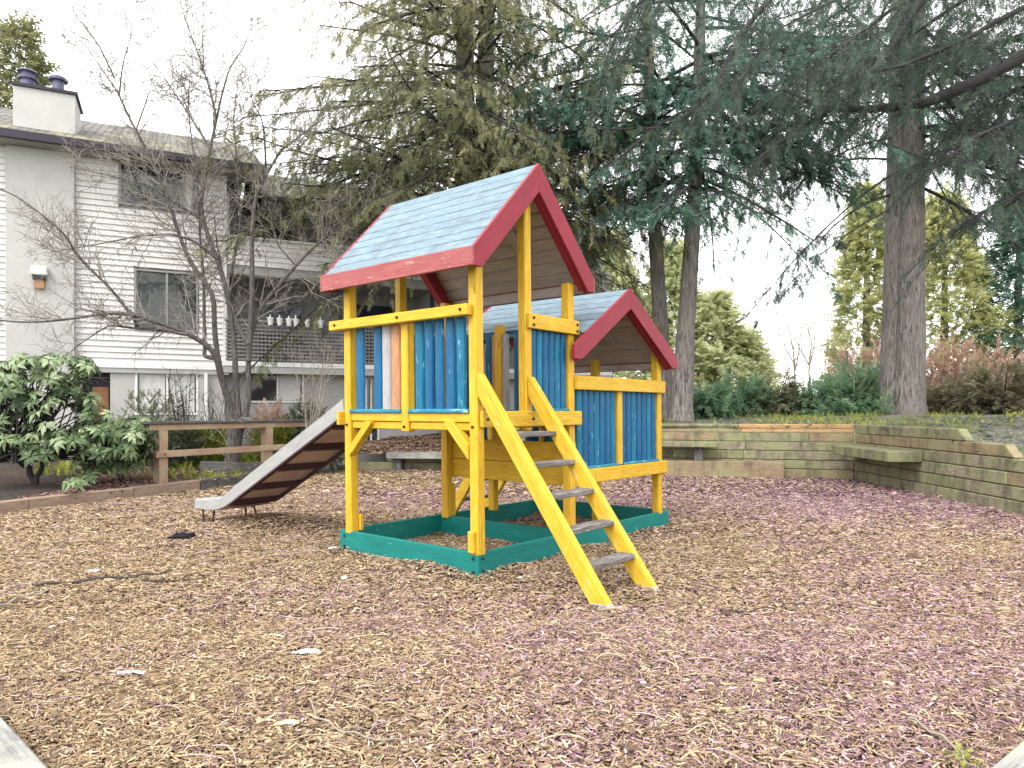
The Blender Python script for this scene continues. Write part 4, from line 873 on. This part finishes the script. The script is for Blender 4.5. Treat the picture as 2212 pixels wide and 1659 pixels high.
for k, (lab, x, yt, Y, wp, n, tn, lf) in enumerate([
    ('dark juniper beside the swollen fir foot', 1535, 818, 20.3, 110, 110, .45, 'leaf_juniper'), ('tufted blue green juniper rising above its neighbours in the hedge', 1598, 795, 21.2, 110, 120, .55, 'leaf_juniper'),
    ('grey green juniper with brown patches in the middle of the hedge', 1676, 800, 21.0, 110, 120, .5, 'leaf_olive'), ('low juniper below the smallest skyline tree', 1752, 806, 20.6, 110, 110, .55, 'leaf_juniper'),
    ('feathery green juniper leaning on the double trunk', 1846, 772, 21.0, 130, 150, .62, 'leaf_juniper'), ('olive juniper just past the double trunk below the reddish thicket', 2050, 800, 20.6, 120, 120, .5, 'leaf_olive'),
    ('wide brown green juniper with bare pale stems at the edge of the bank', 2165, 770, 19.2, 170, 170, .45, 'leaf_olive'), ('juniper filling the gap behind the slim fir trunks', 1425, 815, 21.5, 110, 90, .5, 'leaf_juniper')]):
    juniper(lab, x, yt, Y, wp, n, 400 + k, tn, lf)
for k, (lab, x, yt, Y, wp) in enumerate([('dark evergreen shrub on the mulch slope under the deck', 840, 915, 22.0, 110), ('dark evergreen shrub behind the yellow brace on the slope', 930, 920, 22.4, 110), ('small dark shrub by the low wall near the slide', 775, 925, 21.4, 90)]):
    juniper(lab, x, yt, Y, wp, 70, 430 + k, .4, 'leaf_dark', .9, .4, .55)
# ------------------------------------------------------------------ the many-stemmed bare cherry by the fence
YT = 15.4
def pts(l, y0=YT, dy=0.0): return [at(x, y, y0 + dy * i / max(1, len(l) - 1)) for i, (x, y) in enumerate(l)]
foot = at(500, 1012, YT); stems = [
 (pts([(500, 1015), (504, 985), (510, 940), (517, 905)]), .175, .135),
 (pts([(512, 905), (492, 860), (476, 810), (469, 775), (452, 748), (415, 726), (375, 708), (332, 695), (284, 680), (234, 676), (150, 690), (58, 699), (-20, 690)], dy=-1.6), .075, .012),
 (pts([(332, 711), (297, 709), (265, 706), (234, 703), (170, 745), (120, 790)], YT - .7, -.6), .03, .006), (pts([(400, 722), (360, 715), (332, 711)], YT - .35, -.3), .04, .03),
 (pts([(297, 707), (289, 687), (262, 650), (234, 617), (200, 585), (164, 547), (143, 508), (100, 470), (40, 425), (-30, 395)], YT - .8, -1.2), .036, .010),
 (pts([(470, 775), (440, 771), (443, 745), (441, 690), (440, 600), (432, 520), (430, 440), (418, 330), (405, 230), (412, 150)], dy=.8), .05, .008),
 (pts([(488, 855), (470, 777), (461, 699), (465, 637), (430, 595), (405, 558), (379, 483), (358, 419), (336, 361), (308, 308), (293, 283), (265, 225), (254, 197), (226, 160), (200, 118), (168, 82)], dy=-.5), .062, .007),
 (pts([(293, 283), (315, 222), (322, 200), (336, 193)], YT - .4), .018, .006), (pts([(258, 205), (262, 165), (268, 130), (286, 72), (285, 0)], YT - .45), .02, .005), (pts([(247, 168), (215, 100), (161, 29), (150, -10)], YT - .45), .02, .005),
 (pts([(516, 900), (510, 840), (508, 777), (504, 723), (492, 633), (470, 560), (430, 465), (438, 410), (447, 354), (462, 286), (468, 250), (455, 200), (440, 150), (422, 100), (404, 54), (388, 0)], dy=.6), .068, .007),
 (pts([(440, 150), (437, 90), (440, 0)], YT + .5), .018, .006), (pts([(462, 286), (478, 210), (495, 150), (530, 95), (550, 45)], YT + .5), .026, .006), (pts([(455, 320), (410, 250), (370, 190), (320, 120)], YT + .4), .026, .006),
 (pts([(530, 900), (538, 850), (536, 800), (539, 738), (547, 707), (566, 660), (609, 609), (664, 547), (703, 512), (712, 498), (770, 455), (820, 420)], dy=.5), .07, .008),
 (pts([(537, 745), (519, 715), (505, 680), (496, 645), (480, 590), (468, 530), (462, 470)], YT, .6), .05, .012),
 (pts([(536, 780), (545, 640), (544, 501), (551, 430), (576, 376), (608, 322), (640, 300), (676, 272), (720, 240)], dy=.9), .06, .008), (pts([(575, 380), (572, 300), (566, 260), (545, 220), (535, 160)], YT + .7), .028, .006),
 (pts([(500, 590), (520, 480), (512, 360), (505, 250), (515, 180)], YT + .4, .4), .034, .006), (pts([(470, 560), (420, 520), (370, 505), (300, 510), (200, 530), (110, 545)], YT - .2, -.9), .034, .006), (pts([(430, 470), (380, 440), (320, 400), (240, 380), (150, 360)], YT + .1, -.5), .028, .006),
 (pts([(609, 609), (650, 600), (700, 600), (716, 565)], YT + .3, -.3), .02, .005), (pts([(640, 575), (600, 530), (585, 470), (600, 420)], YT + .4), .022, .005)]
bare('cherry_tree', 'leafless many-stemmed tree with a haze of fine twigs behind the rail fence', None, foot, stems, 7, .02, 'bark_cherry', 6.0, 6.5, .9, .48, 'twig_mid', n3=2, l3=.30)
# thin bare shrubs under it
for k, (lab, x, yb, yt, Y, n) in enumerate([('wispy bare shrub in front of the ground floor window', 395, 985, 795, 15.8, 9), ('pale branching bare shrub between trunk and slide', 668, 985, 720, 16.2, 8), ('small wispy shrub close to the white downspout', 450, 990, 850, 16.3, 6)]):
    g = np.random.default_rng(500 + k); f_ = at(x, HY, Y); f_[2] = .3; st = []
    for i in range(n):
        tx2 = x + g.uniform(-55, 55); ty2 = yt + g.uniform(0, 70); st.append((pts([(x + g.uniform(-8, 8), HY + (H - .3) / Y * F), (x * .6 + tx2 * .4 + g.uniform(-8, 8), yb * .55 + ty2 * .45), (tx2, ty2)], Y), .016, .005))
    bare('bare_shrub', lab, 'thin bare shrubs by the building', f_, st, 510 + k, .012, 'twig_dark' if k != 1 else 'twig', 4, 4, .4, .22, cat='shrub')
# leafy low shrubs behind the fence
def leafy(label, x, Y, z0, w, d, h, n, leaf, seed, size=.2, tone=.5, name='leafy_shrub', group='low shrubs behind the rail fence'):
    f_ = np.array([(x - CX) / F * Y, Y, z0]); r = tree(name, label, group, f_, 'shrub'); c = Crown(seed); g = c.g
    c.cloud(f_ + [0, 0, h * .5], (w / 2, d / 2, h * .55), n, size, tone, .7, -.45, .2)
    for _ in range(14): c.tb.add([f_ + [g.normal(0, w * .12), g.normal(0, d * .1), -.1], f_ + [g.normal(0, w * .22), g.normal(0, d * .2), h * .8]], [.012, .004], 3)
    c.build('foliage', M[leaf], r, FRS, M['twig_dark'], 'stems')
for k, (lab, x, Y, z0, w, d, h, n, lf, tn) in enumerate([
    ('lime green shrub showing between the fence rails beside the trunk', 430, 16.3, .25, 1.5, .9, .85, 900, 'leaf_lime', .5), ('lime shrub between the trunk and the second fence post', 590, 17.0, .3, 1.2, .8, .9, 700, 'leaf_lime', .45),
    ('dull green bush behind the first fence post', 372, 15.6, .2, 1.2, .9, 1.0, 700, 'leaf_dull', .4), ('feathery dull bush near the top of the slide', 662, 17.4, .35, 1.1, .8, 1.25, 800, 'leaf_dull', .45),
    ('reddish twiggy bush against the building behind the trunk', 588, 17.4, .3, .8, .6, 1.35, 350, 'leaf_pink', .5), ('tall pale shrub under the ground floor window', 330, 16.2, .2, 1.6, .7, 1.7, 420, 'leaf_dull', .8),
    ('silvery shrub at the end of the kerb under the slide', 705, 17.3, .15, .9, .7, .75, 500, 'leaf_dull', .6)]):
    leafy(lab, x, Y, z0, w, d, h, n, lf, 600 + k, .2 if k != 4 else .25, tn)
# ------------------------------------------------------------------ rhododendron: drooping whorls of long leaves
def rleaf(seed):
    g = np.random.default_rng(seed); V = []; tn = []
    n = g.integers(6, 9)
    for i in range(n):
        a = 6.283 * i / n + g.normal(0, .18); d = np.array([math.cos(a), math.sin(a), -.15 - .35 * g.uniform()]); s = unit(np.cross(d, [0, 0, 1])); l = g.uniform(.75, 1.1); w = l * .21
        p0 = d * .06; p1 = d * l * .5 + [0, 0, .07]; p2 = d * l + [0, 0, -.10 - .12 * g.uniform()]; fold = np.array([0, 0, .035]); t = g.uniform(-.16, .16)
        V += [p0, p1 - fold * .6, p2, p1 + s * w + fold] + [p0, p1 - s * w + fold, p2, p1 - fold * .6]; tn += [t + .05] * 4 + [t - .05] * 4
    return np.array(V), np.array(tn)
RL = [rleaf(i) for i in range(8)]
def rhodo(label, blobs, foot, seed, stems):
    r = tree('rhododendron', label, 'rhododendrons behind the kerb', foot, 'shrub'); g = np.random.default_rng(seed); O = []; X = []; Tn = []
    for c_, rad, n in blobs:
        u = unit(g.normal(size=(n, 3))); u[:, 2] = np.where(u[:, 2] < -.35, -u[:, 2], u[:, 2]); rr = g.uniform(.45, 1, n)[:, None] ** .5
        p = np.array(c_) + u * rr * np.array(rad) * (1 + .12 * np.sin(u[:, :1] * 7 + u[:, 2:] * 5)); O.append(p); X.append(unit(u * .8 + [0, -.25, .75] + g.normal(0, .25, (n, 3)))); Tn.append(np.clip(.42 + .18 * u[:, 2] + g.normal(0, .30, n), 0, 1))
    O = np.concatenate(O); A = np.concatenate(X); Tn = np.concatenate(Tn); Xd = unit(np.cross(A, g.normal(size=A.shape)))
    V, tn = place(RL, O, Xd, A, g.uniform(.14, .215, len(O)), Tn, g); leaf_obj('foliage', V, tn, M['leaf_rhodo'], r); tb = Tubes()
    for P0, ra in stems: tb.add(bez(P0, 14) + g.normal(0, .015, (14, 3)), np.linspace(ra, ra * .5, 14), 7)
    for k in g.choice(len(O), len(O) // 3, replace=False):
        b = np.array(foot) + [g.normal(0, .35), g.normal(0, .2), .5]; q = np.linspace(0, 1, 5)[:, None]; tb.add(b + (O[k] - b) * q + np.array([0, 0, .25]) * q * (1 - q), np.linspace(.018, .006, 5), 4)
    tb.build('stems', M['stem'], r)
f1 = np.array([-8.55, 12.2, .15])
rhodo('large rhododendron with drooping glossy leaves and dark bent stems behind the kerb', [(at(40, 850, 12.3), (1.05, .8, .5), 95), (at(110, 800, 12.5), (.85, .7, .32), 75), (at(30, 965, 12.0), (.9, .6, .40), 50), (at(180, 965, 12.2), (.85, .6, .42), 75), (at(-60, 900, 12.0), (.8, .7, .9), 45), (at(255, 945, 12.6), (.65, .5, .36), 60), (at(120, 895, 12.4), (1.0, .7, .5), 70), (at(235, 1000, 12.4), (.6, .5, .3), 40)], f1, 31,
      [([at(75, 1045, 12.2), at(55, 1000, 12.2), at(45, 950, 12.2), at(20, 880, 12.2)], .055), ([at(75, 1045, 12.2), at(95, 990, 12.2), at(100, 940, 12.3), at(130, 870, 12.3)], .045), ([at(60, 1010, 12.2), at(25, 985, 12.1), at(-10, 960, 12.1)], .03)])
f2 = np.array([-7.35, 13.2, .2])
rhodo('smaller loose rhododendron beside the first fence post', [(at(275, 975, 13.2), (.5, .45, .4), 70), (at(225, 1005, 12.8), (.5, .4, .3), 50), (at(300, 930, 13.4), (.35, .35, .28), 40)], f2, 32, [([at(262, 1040, 13), at(258, 1000, 13), at(275, 960, 13.1)], .02), ([at(262, 1040, 13), at(280, 1000, 13.1), at(300, 950, 13.2)], .016)])
for k, (x, y, n) in enumerate([(190, 1040, 5), (165, 1050, 4)]):
    p = gnd(x, y + 14, .2); rhodo('low rhododendron seedling on the dark soil ' + ('nearest the fence post' if k == 0 else 'farther from the fence post'), [(p + [0, 0, .14], (.16, .14, .12), n)], p, 40 + k, [([p - [0, 0, .1], p + [0, 0, .08], p + [.02, 0, .16]], .008)])
# ================================================================== wood chips over the playground
def chipmat():
    m, nt, b = newmat('wood_chips'); c = attr(nt, 'tint', 'Color'); nt.links.new(c, b.inputs['Base Color']); b.inputs['Roughness'].default_value = .85; return m
M['chips'] = chipmat()
g = np.random.default_rng(77)
PAL = np.array([(.44, .28, .155), (.56, .39, .23), (.34, .205, .115), (.17, .10, .062), (.64, .49, .33), (.26, .155, .095)])
PAL = (PAL * .86 + PAL.mean(1, keepdims=True) * .14) * np.array([.98, 1.03, .97])
PAL2 = np.array([(.37, .225, .245), (.49, .325, .35), (.27, .15, .17), (.14, .075, .09), (.60, .45, .48), (.22, .12, .14)])
def scatter(n, y0, y1, f=None):
    u = g.uniform(0, 1, n); y = np.sqrt(y0 ** 2 + u * (y1 ** 2 - y0 ** 2)); x = g.uniform(-.78, .78, n) * y + g.normal(0, .1, n); k = inside(x, y); return x[k], y[k]
CV = []; CF = []; CC = []; nv = 0
def chips(x, y, ln, wd, lift):
    global nv
    n = len(x); z = mulch_h(x, y) + g.uniform(-.004, lift, n); a = g.uniform(0, 6.283, n); l = ln * g.lognormal(0, .42, n); w = np.minimum(wd * g.lognormal(0, .38, n), l * .5); pit = g.normal(0, .22, n); rol = g.normal(0, .35, n); th = w * g.uniform(.25, .6, n)
    d = np.stack([np.cos(a) * np.cos(pit), np.sin(a) * np.cos(pit), np.sin(pit)], 1); s = np.stack([-np.sin(a) * np.cos(rol), np.cos(a) * np.cos(rol), np.sin(rol)], 1); u = np.cross(d, s)
    c = np.stack([x, y, z], 1); h = d * (l / 2)[:, None]; ww = s * (w / 2)[:, None]; bow = u * (l * g.normal(0, .06, n))[:, None]; t = u * th[:, None]; tp = g.uniform(.3, 1, n)[:, None]
    V = np.stack([c - h - ww * tp, c - h + ww * tp, c - h * .95 + t * .8, c - ww + bow, c + ww + bow, c + t + bow, c + h - ww * tp, c + h + ww * tp, c + h * .95 + t * .8], 1)
    q = np.array([(0, 3, 5, 2), (2, 5, 4, 1), (3, 6, 8, 5), (5, 8, 7, 4)]); CF.append((q[None] + (np.arange(n) * 9)[:, None, None] + nv).reshape(-1, 4)); CV.append(V.reshape(-1, 3)); nv += 9 * n
    pm = .5 + .5 * vnoise(x * 1.0, y * 1.0, 21, 9, .12, 1.3) + .085 * (x - .5) + .03 * (y - 8); m = g.uniform(0, 1, n) < np.clip(pm * .75 - .12, .02, .85)
    i = g.choice(6, n, p=[.27, .2, .2, .13, .08, .12]); col = np.where(m[:, None], PAL2[i], PAL[i]) * g.uniform(.55, .96, (n, 1)); CC.append(np.repeat(col, 9, 0))
for n, y0, y1, ln, wd, lift in ((130000, 2.4, 5.2, .032, .0075, .018), (120000, 5.2, 8.5, .038, .010, .022), (90000, 8.5, 12.5, .048, .0145, .026), (60000, 12.5, 18.5, .07, .022, .03)):
    chips(*scatter(n, y0, y1), ln, wd, lift)
o = mesh_obj('wood_chips', np.concatenate(CV), [np.concatenate(CF)], M['chips'], None, False, col=np.concatenate(CC)); o['kind'] = 'stuff'
# fine curling strands mixed into the chips
tb = Tubes(); cols = []
xs_, ys_ = scatter(2600, 2.5, 12)
for x, y in zip(xs_, ys_):
    L = g.uniform(.06, .34) * (.7 + y / 12); a = g.uniform(0, 6.283); k = g.normal(0, 2.5); q = np.linspace(0, 1, 6); th = a + k * q * .6
    px = x + np.cumsum(np.cos(th)) * L / 6; py = y + np.cumsum(np.sin(th)) * L / 6; pz_ = mulch_h(px, py) + .012 + .022 * np.sin(q * 3.14) * g.uniform(.2, 1.3); tb.add(np.stack([px, py, pz_], 1), np.linspace(.0028, .0014, 6) * (1 + y / 9), 3); cols.append(np.repeat((PAL if g.uniform() < .5 else PAL2)[[g.choice([1, 2, 3, 4, 4])]] * .78, 18, 0))
o = mesh_obj('fine_twigs', np.concatenate(tb.V), [np.concatenate(tb.Fc)], M['chips'], None, True, col=np.concatenate(cols)); o['kind'] = 'stuff'
# bark mulch on the bed and the slope
def patch_chips(name, n, xr, yr, hf, ln, wd, pal):
    global CV, CF, CC, nv
    CV, CF, CC, nv = [], [], [], 0
    x = g.uniform(*xr, n); y = g.uniform(*yr, n); k = hf(x, y) > -9; x, y = x[k], y[k]; z = hf(x, y)
    chips(x, y, ln, wd, .02); V = np.concatenate(CV); V[:, 2] += np.repeat(z - mulch_h(x, y), 9); col = pal[g.integers(0, len(pal), len(x))] * g.uniform(.7, 1.2, (len(x), 1))
    o = mesh_obj(name, V, [np.concatenate(CF)], M['chips'], None, False, col=np.repeat(col, 9, 0)); o['kind'] = 'stuff'
def surf(name):
    me = bpy.data.objects[name].data; n = len(me.vertices); c = np.zeros(n * 3, np.float32); me.vertices.foreach_get('co', c); c = c.reshape(-1, 3)
    def f(x, y):
        out = np.full(len(x), -10.0)
        for i in range(0, len(x), 2000):
            d = (x[i:i + 2000, None] - c[None, :, 0]) ** 2 + (y[i:i + 2000, None] - c[None, :, 1]) ** 2; j = np.argsort(d, 1)[:, :3]; dd = np.take_along_axis(d, j, 1); w = 1 / (dd + .002); zz = (c[j, 2] * w).sum(1) / w.sum(1)
            out[i:i + 2000] = np.where(dd[:, 0] < .30, zz, -10)
        return out
    return f
PAL3 = np.array([(.20, .105, .085), (.27, .15, .125), (.12, .065, .055), (.33, .21, .18), (.09, .06, .05)])
sb = surf('planting_bed'); def_bed = lambda x, y: np.where(inside(x, y), -10, sb(x, y))
patch_chips('bark_mulch', 16000, (-9.5, -4.2), (10.2, 17.5), lambda x, y: np.where((x + 6.9 + .25 * np.sin(y * 3)) > -(y - 12.0) * .35 - .9, def_bed(x, y), -10), .07, .02, PAL3)
patch_chips('slope_mulch', 9000, (-4.2, .6), (18.2, 22), lambda x, y: np.where(inside(x, y), -10, surf('mulch_bank')(x, y)), .09, .028, np.concatenate([PAL3, PAL[:3] * .8]))
# groundcover and litter on the bank
sk = surf('bank'); x = g.uniform(1.5, 16, 9000); y = g.uniform(9, 22, 9000); k = ~inside(x, y) & (x > 3.2); x, y = x[k], y[k]; z = sk(x, y); k = z > 0; x, y, z = x[k], y[k], z[k]
dn = .5 + .5 * vnoise(x, y, 33, 8, .2, 1.2) + .35 * (y > 15.5) * (x > 6); k = g.uniform(0, 1, len(x)) < np.clip((dn - .35) * 1.8, .02, 1); x, y, z, dn = x[k], y[k], z[k], dn[k]; n = len(x)
V, tn = place(FRS, np.stack([x, y, z - .01], 1), unit(np.stack([g.normal(0, .5, n), g.normal(0, .5, n), g.uniform(.4, 1.2, n)], 1)), unit(g.normal(size=(n, 3)) + [0, 0, .2]), g.uniform(.07, .15, n), np.clip(.35 + .3 * dn + g.normal(0, .2, n), 0, 1), g)
leaf_obj('ground_cover', V, tn, M['leaf_lime'], None, 'stuff')
n = 9000; x = g.uniform(1, 16, n); y = g.uniform(9, 21, n); k = ~inside(x, y); x, y = x[k], y[k]; z = sk(x, y); k = z > 0; x, y, z = x[k], y[k], z[k]; n = len(x)
V, tn = place(FRS, np.stack([x, y, z + .012], 1), unit(np.stack([g.normal(0, 1, n), g.normal(0, 1, n), g.normal(0, .12, n)], 1)), np.tile([0, 0, 1.], (n, 1)), g.uniform(.10, .26, n), g.uniform(0, 1, n), g)
leaf_obj('leaf_litter', V, tn, M['leaf_dull'], None, 'stuff')
# low green ground plants between the fence and the building
n = 5200; x = g.uniform(-9.5, -3.8, n); y = g.uniform(13.8, 18, n); k = ~inside(x, y); x, y = x[k], y[k]; z = sb(x, y); dn = .5 + .5 * vnoise(x, y, 12, 8, .25, 1.3) + .25 * (y - 15.2); k = (z > 0) & (g.uniform(0, 1, len(x)) < dn); x, y, z = x[k], y[k], z[k]; n = len(x)
V, tn = place(FRS, np.stack([x, y, z], 1), unit(np.stack([g.normal(0, .5, n), g.normal(0, .5, n), g.uniform(.4, 1.1, n)], 1)), unit(g.normal(size=(n, 3)) + [0, 0, .2]), g.uniform(.09, .22, n), g.uniform(.1, .9, n), g)
leaf_obj('low_plants', V, tn, M['leaf_lime'], None, 'stuff')
# ------------------------------------------------------------------ things lying on the chips
def gz(x, y): return float(mulch_h(np.array([x]), np.array([y]))[0])
def onchips(px, py, up=.02):
    p = gnd(px, py, 0); p[2] = gz(p[0], p[1]) + up; return p
def stick(label, pl, ra, rb, side=(), mat='twig_dark'):
    P = bez([onchips(*p, .02) for p in pl], 24); P[:, 2] += .012 + .01 * np.sin(np.arange(24) * .9); P += np.cumsum(g.normal(0, .003, P.shape), 0) * [1, 1, .3]
    r = empty('fallen_branch', P[0], label, 'branch', 'broken sticks on the wood chips'); tb = Tubes(); tb.add(P, np.linspace(ra, rb, 24), 7); tb.build('stem', M[mat], r)
    for sp, r0 in side:
        Q = bez([onchips(*p, .03) for p in sp], 8); t2 = Tubes(); t2.add(Q, np.linspace(r0, r0 * .5, 8), 6); t2.build('side_twig', M[mat], r)
stick('long dark stick pointing at the black cloth, with a paler broken end', [(75, 1275), (165, 1264), (270, 1254), (330, 1246), (362, 1243)], .012, .008, [([(285, 1253), (310, 1262), (380, 1262), (438, 1258)], .011), ([(268, 1240), (282, 1250), (312, 1262)], .010)])
stick('pale bleached stick lying in the reddish chips by the near corner', [(-10, 1322), (50, 1300), (115, 1280)], .011, .007, (), 'twig')
stick('thin curved twig beside the yellow wrapper', [(672, 1530), (690, 1562), (740, 1585), (800, 1600), (880, 1612)], .005, .003, [([(740, 1585), (770, 1580), (800, 1586)], .003)], 'twig')
stick('straight dark twig on the chips right of the ladder foot', [(1560, 1328), (1640, 1322), (1700, 1312), (1780, 1310)], .006, .003)
stick('pale arched twig near the green timber corner', [(1965, 1570), (2060, 1620), (2120, 1680)], .007, .004, [([(2040, 1648), (2080, 1640), (2110, 1622)], .004)], 'twig')
stick('short dark stick under the slide beside the kerb', [(548, 1068), (600, 1062), (640, 1060)], .014, .010)
stick('thin dark stick on the chips before the kerb', [(198, 1108), (235, 1106), (285, 1105)], .010, .006)
M['paper'] = plain('pale_paper', (.50, .56, .56), .8, .1, 20); M['yellowpaper'] = plain('yellow_paper', (.72, .52, .12), .6, .35, 14, c2=(.75, .68, .55)); M['leafpale'] = plain('pale_dead_leaf', (.45, .50, .40), .8, .3, 20)
def crumple(name, label, px, py, w, d, mat, cat, seed, h=.02, group=None, n=7, ang=0.0):
    q = np.random.default_rng(seed); c = onchips(px, py, .012); V = []
    for j in range(n):
        for i in range(n):
            a, b = (i / (n - 1) - .5), (j / (n - 1) - .5); k = 1 + .15 * q.normal() * (abs(a) > .4 or abs(b) > .4)
            lx, ly = a * w * k, b * d * k; V.append(c + [lx * math.cos(ang) - ly * math.sin(ang), lx * math.sin(ang) + ly * math.cos(ang), abs(q.normal(0, h * .45)) + h * (1 - 4 * a * a) * (1 - 2 * b * b)])
    Fq = [(j * n + i, j * n + i + 1, (j + 1) * n + i + 1, (j + 1) * n + i) for j in range(n - 1) for i in range(n - 1)]
    o = mesh_obj(name, V, Fq, M[mat], None, True, origin=c); s = o.modifiers.new('thick', 'SOLIDIFY'); s.thickness = .003; tag(o, label, cat, group); return o
o = crumple('cloth_rag', 'crumpled black cloth on the chips in front of the slide foot', 392, 1165, .26, .20, 'black', 'rag', 1, .045)
crumple('paper_scrap', 'folded pale paper scrap alone in the middle of the chips', 662, 1413, .155, .07, 'paper', 'paper', 2, .012, 'pale scraps on the chips', ang=.2)
crumple('paper_scrap', 'narrow pale paper strip with one pinkish end', 283, 1456, .16, .045, 'paper', 'paper', 3, .008, 'pale scraps on the chips', ang=.08)
crumple('paper_scrap', 'pale paper scrap just behind the pale bleached stick', 200, 1237, .12, .10, 'paper', 'paper', 4, .01, 'pale scraps on the chips')
crumple('paper_scrap', 'small dull paper scrap tucked against the sandbox corner', 720, 1190, .10, .08, 'paper', 'paper', 5, .012, 'pale scraps on the chips')
crumple('candy_wrapper', 'flattened yellow wrapper on the nearest chips', 618, 1572, .125, .045, 'yellowpaper', 'wrapper', 6, .010, ang=.25)
crumple('fallen_leaf', 'pale dry leaf on the chips by the front sandbox corner', 1125, 1250, .075, .055, 'leafpale', 'leaf', 7, .010, ang=1.0)
c = onchips(744, 1251, .02); mb = MB(); mb.tube([c + [0, 0, z - .02] for z in (0, .01, .025, .035, .04)], [.01, .026, .028, .018, .004], 10); o = mb.build('pebble', M['pot'], None, True, origin=c); tag(o, 'small round white stone out in front of the green sandbox', 'pebble')
p = onchips(2070, 1645, 0); r = empty('weed', p, 'lime green weed sprouting from the chips near the corner timber', 'plant'); cw = Crown(900); cw.cloud(p + [0, 0, .02], (.045, .04, .02), 16, .07, .7, .8, -.6, .1); cw.build('leaves', M['leaf_lime'], r, FRS)
p = at(1915, 880, 19.4) * [1, 1, 0] + [0, 0, 1.38]; r = empty('ivy_plant', p, 'small blue green ivy clump at the foot of the double trunk', 'plant'); cw = Crown(901); cw.cloud(p + [0, 0, .3], (.22, .16, .35), 90, .16, .6, .8, -.2, .1); cw.build('leaves', M['leaf_juniper'], r, FRS)
# ================================================================== camera, light, world
sc = bpy.context.scene
cam = bpy.data.cameras.new('camera'); co = bpy.data.objects.new('camera', cam); COL.objects.link(co)
cam.sensor_width = 36; cam.lens = F / 2212 * 36; cam.shift_y = (HY - 829.5) / 2212; cam.clip_end = 2000; cam.clip_start = .05
co.location = (0, 0, H); co.rotation_euler = (math.radians(90), 0, 0); sc.camera = co
SE, SA = math.radians(48), math.radians(215)      # sun height, compass bearing it shines from (behind the camera, to its left)
sun = bpy.data.lights.new('sun', 'SUN'); so = bpy.data.objects.new('sun', sun); COL.objects.link(so)
sun.energy = 1.4; sun.angle = math.radians(28); sun.color = (1, .96, .90)
d = Vector((math.sin(SA) * math.cos(SE), math.cos(SA) * math.cos(SE), math.sin(SE))); so.rotation_euler = d.to_track_quat('Z', 'Y').to_euler(); so.location = d * 60
w = bpy.data.worlds.new('World'); sc.world = w; w.use_nodes = True; nt = w.node_tree
bg = nt.nodes['Background']; sky = nt.nodes.new('ShaderNodeTexSky'); sky.sky_type = 'NISHITA'; sky.sun_disc = False; sky.sun_elevation = SE; sky.sun_rotation = SA
nt.links.new(sky.outputs[0], bg.inputs[0]); bg.inputs[1].default_value = .02
oc = nt.nodes.new('ShaderNodeBackground'); oc.inputs[0].default_value = (1, .99, .985, 1); oc.inputs[1].default_value = 1.30     # white overcast veil over the blue
ad = nt.nodes.new('ShaderNodeAddShader'); nt.links.new(bg.outputs[0], ad.inputs[0]); nt.links.new(oc.outputs[0], ad.inputs[1]); nt.links.new(ad.outputs[0], nt.nodes['World Output'].inputs[0])
sc.view_settings.view_transform = 'Standard'; sc.view_settings.look = 'None'; sc.view_settings.exposure = 1.15; sc.view_settings.gamma = 1
sc.cycles.use_denoising = True; sc.cycles.max_bounces = 6; sc.cycles.transparent_max_bounces = 4; sc.cycles.sample_clamp_indirect = 6
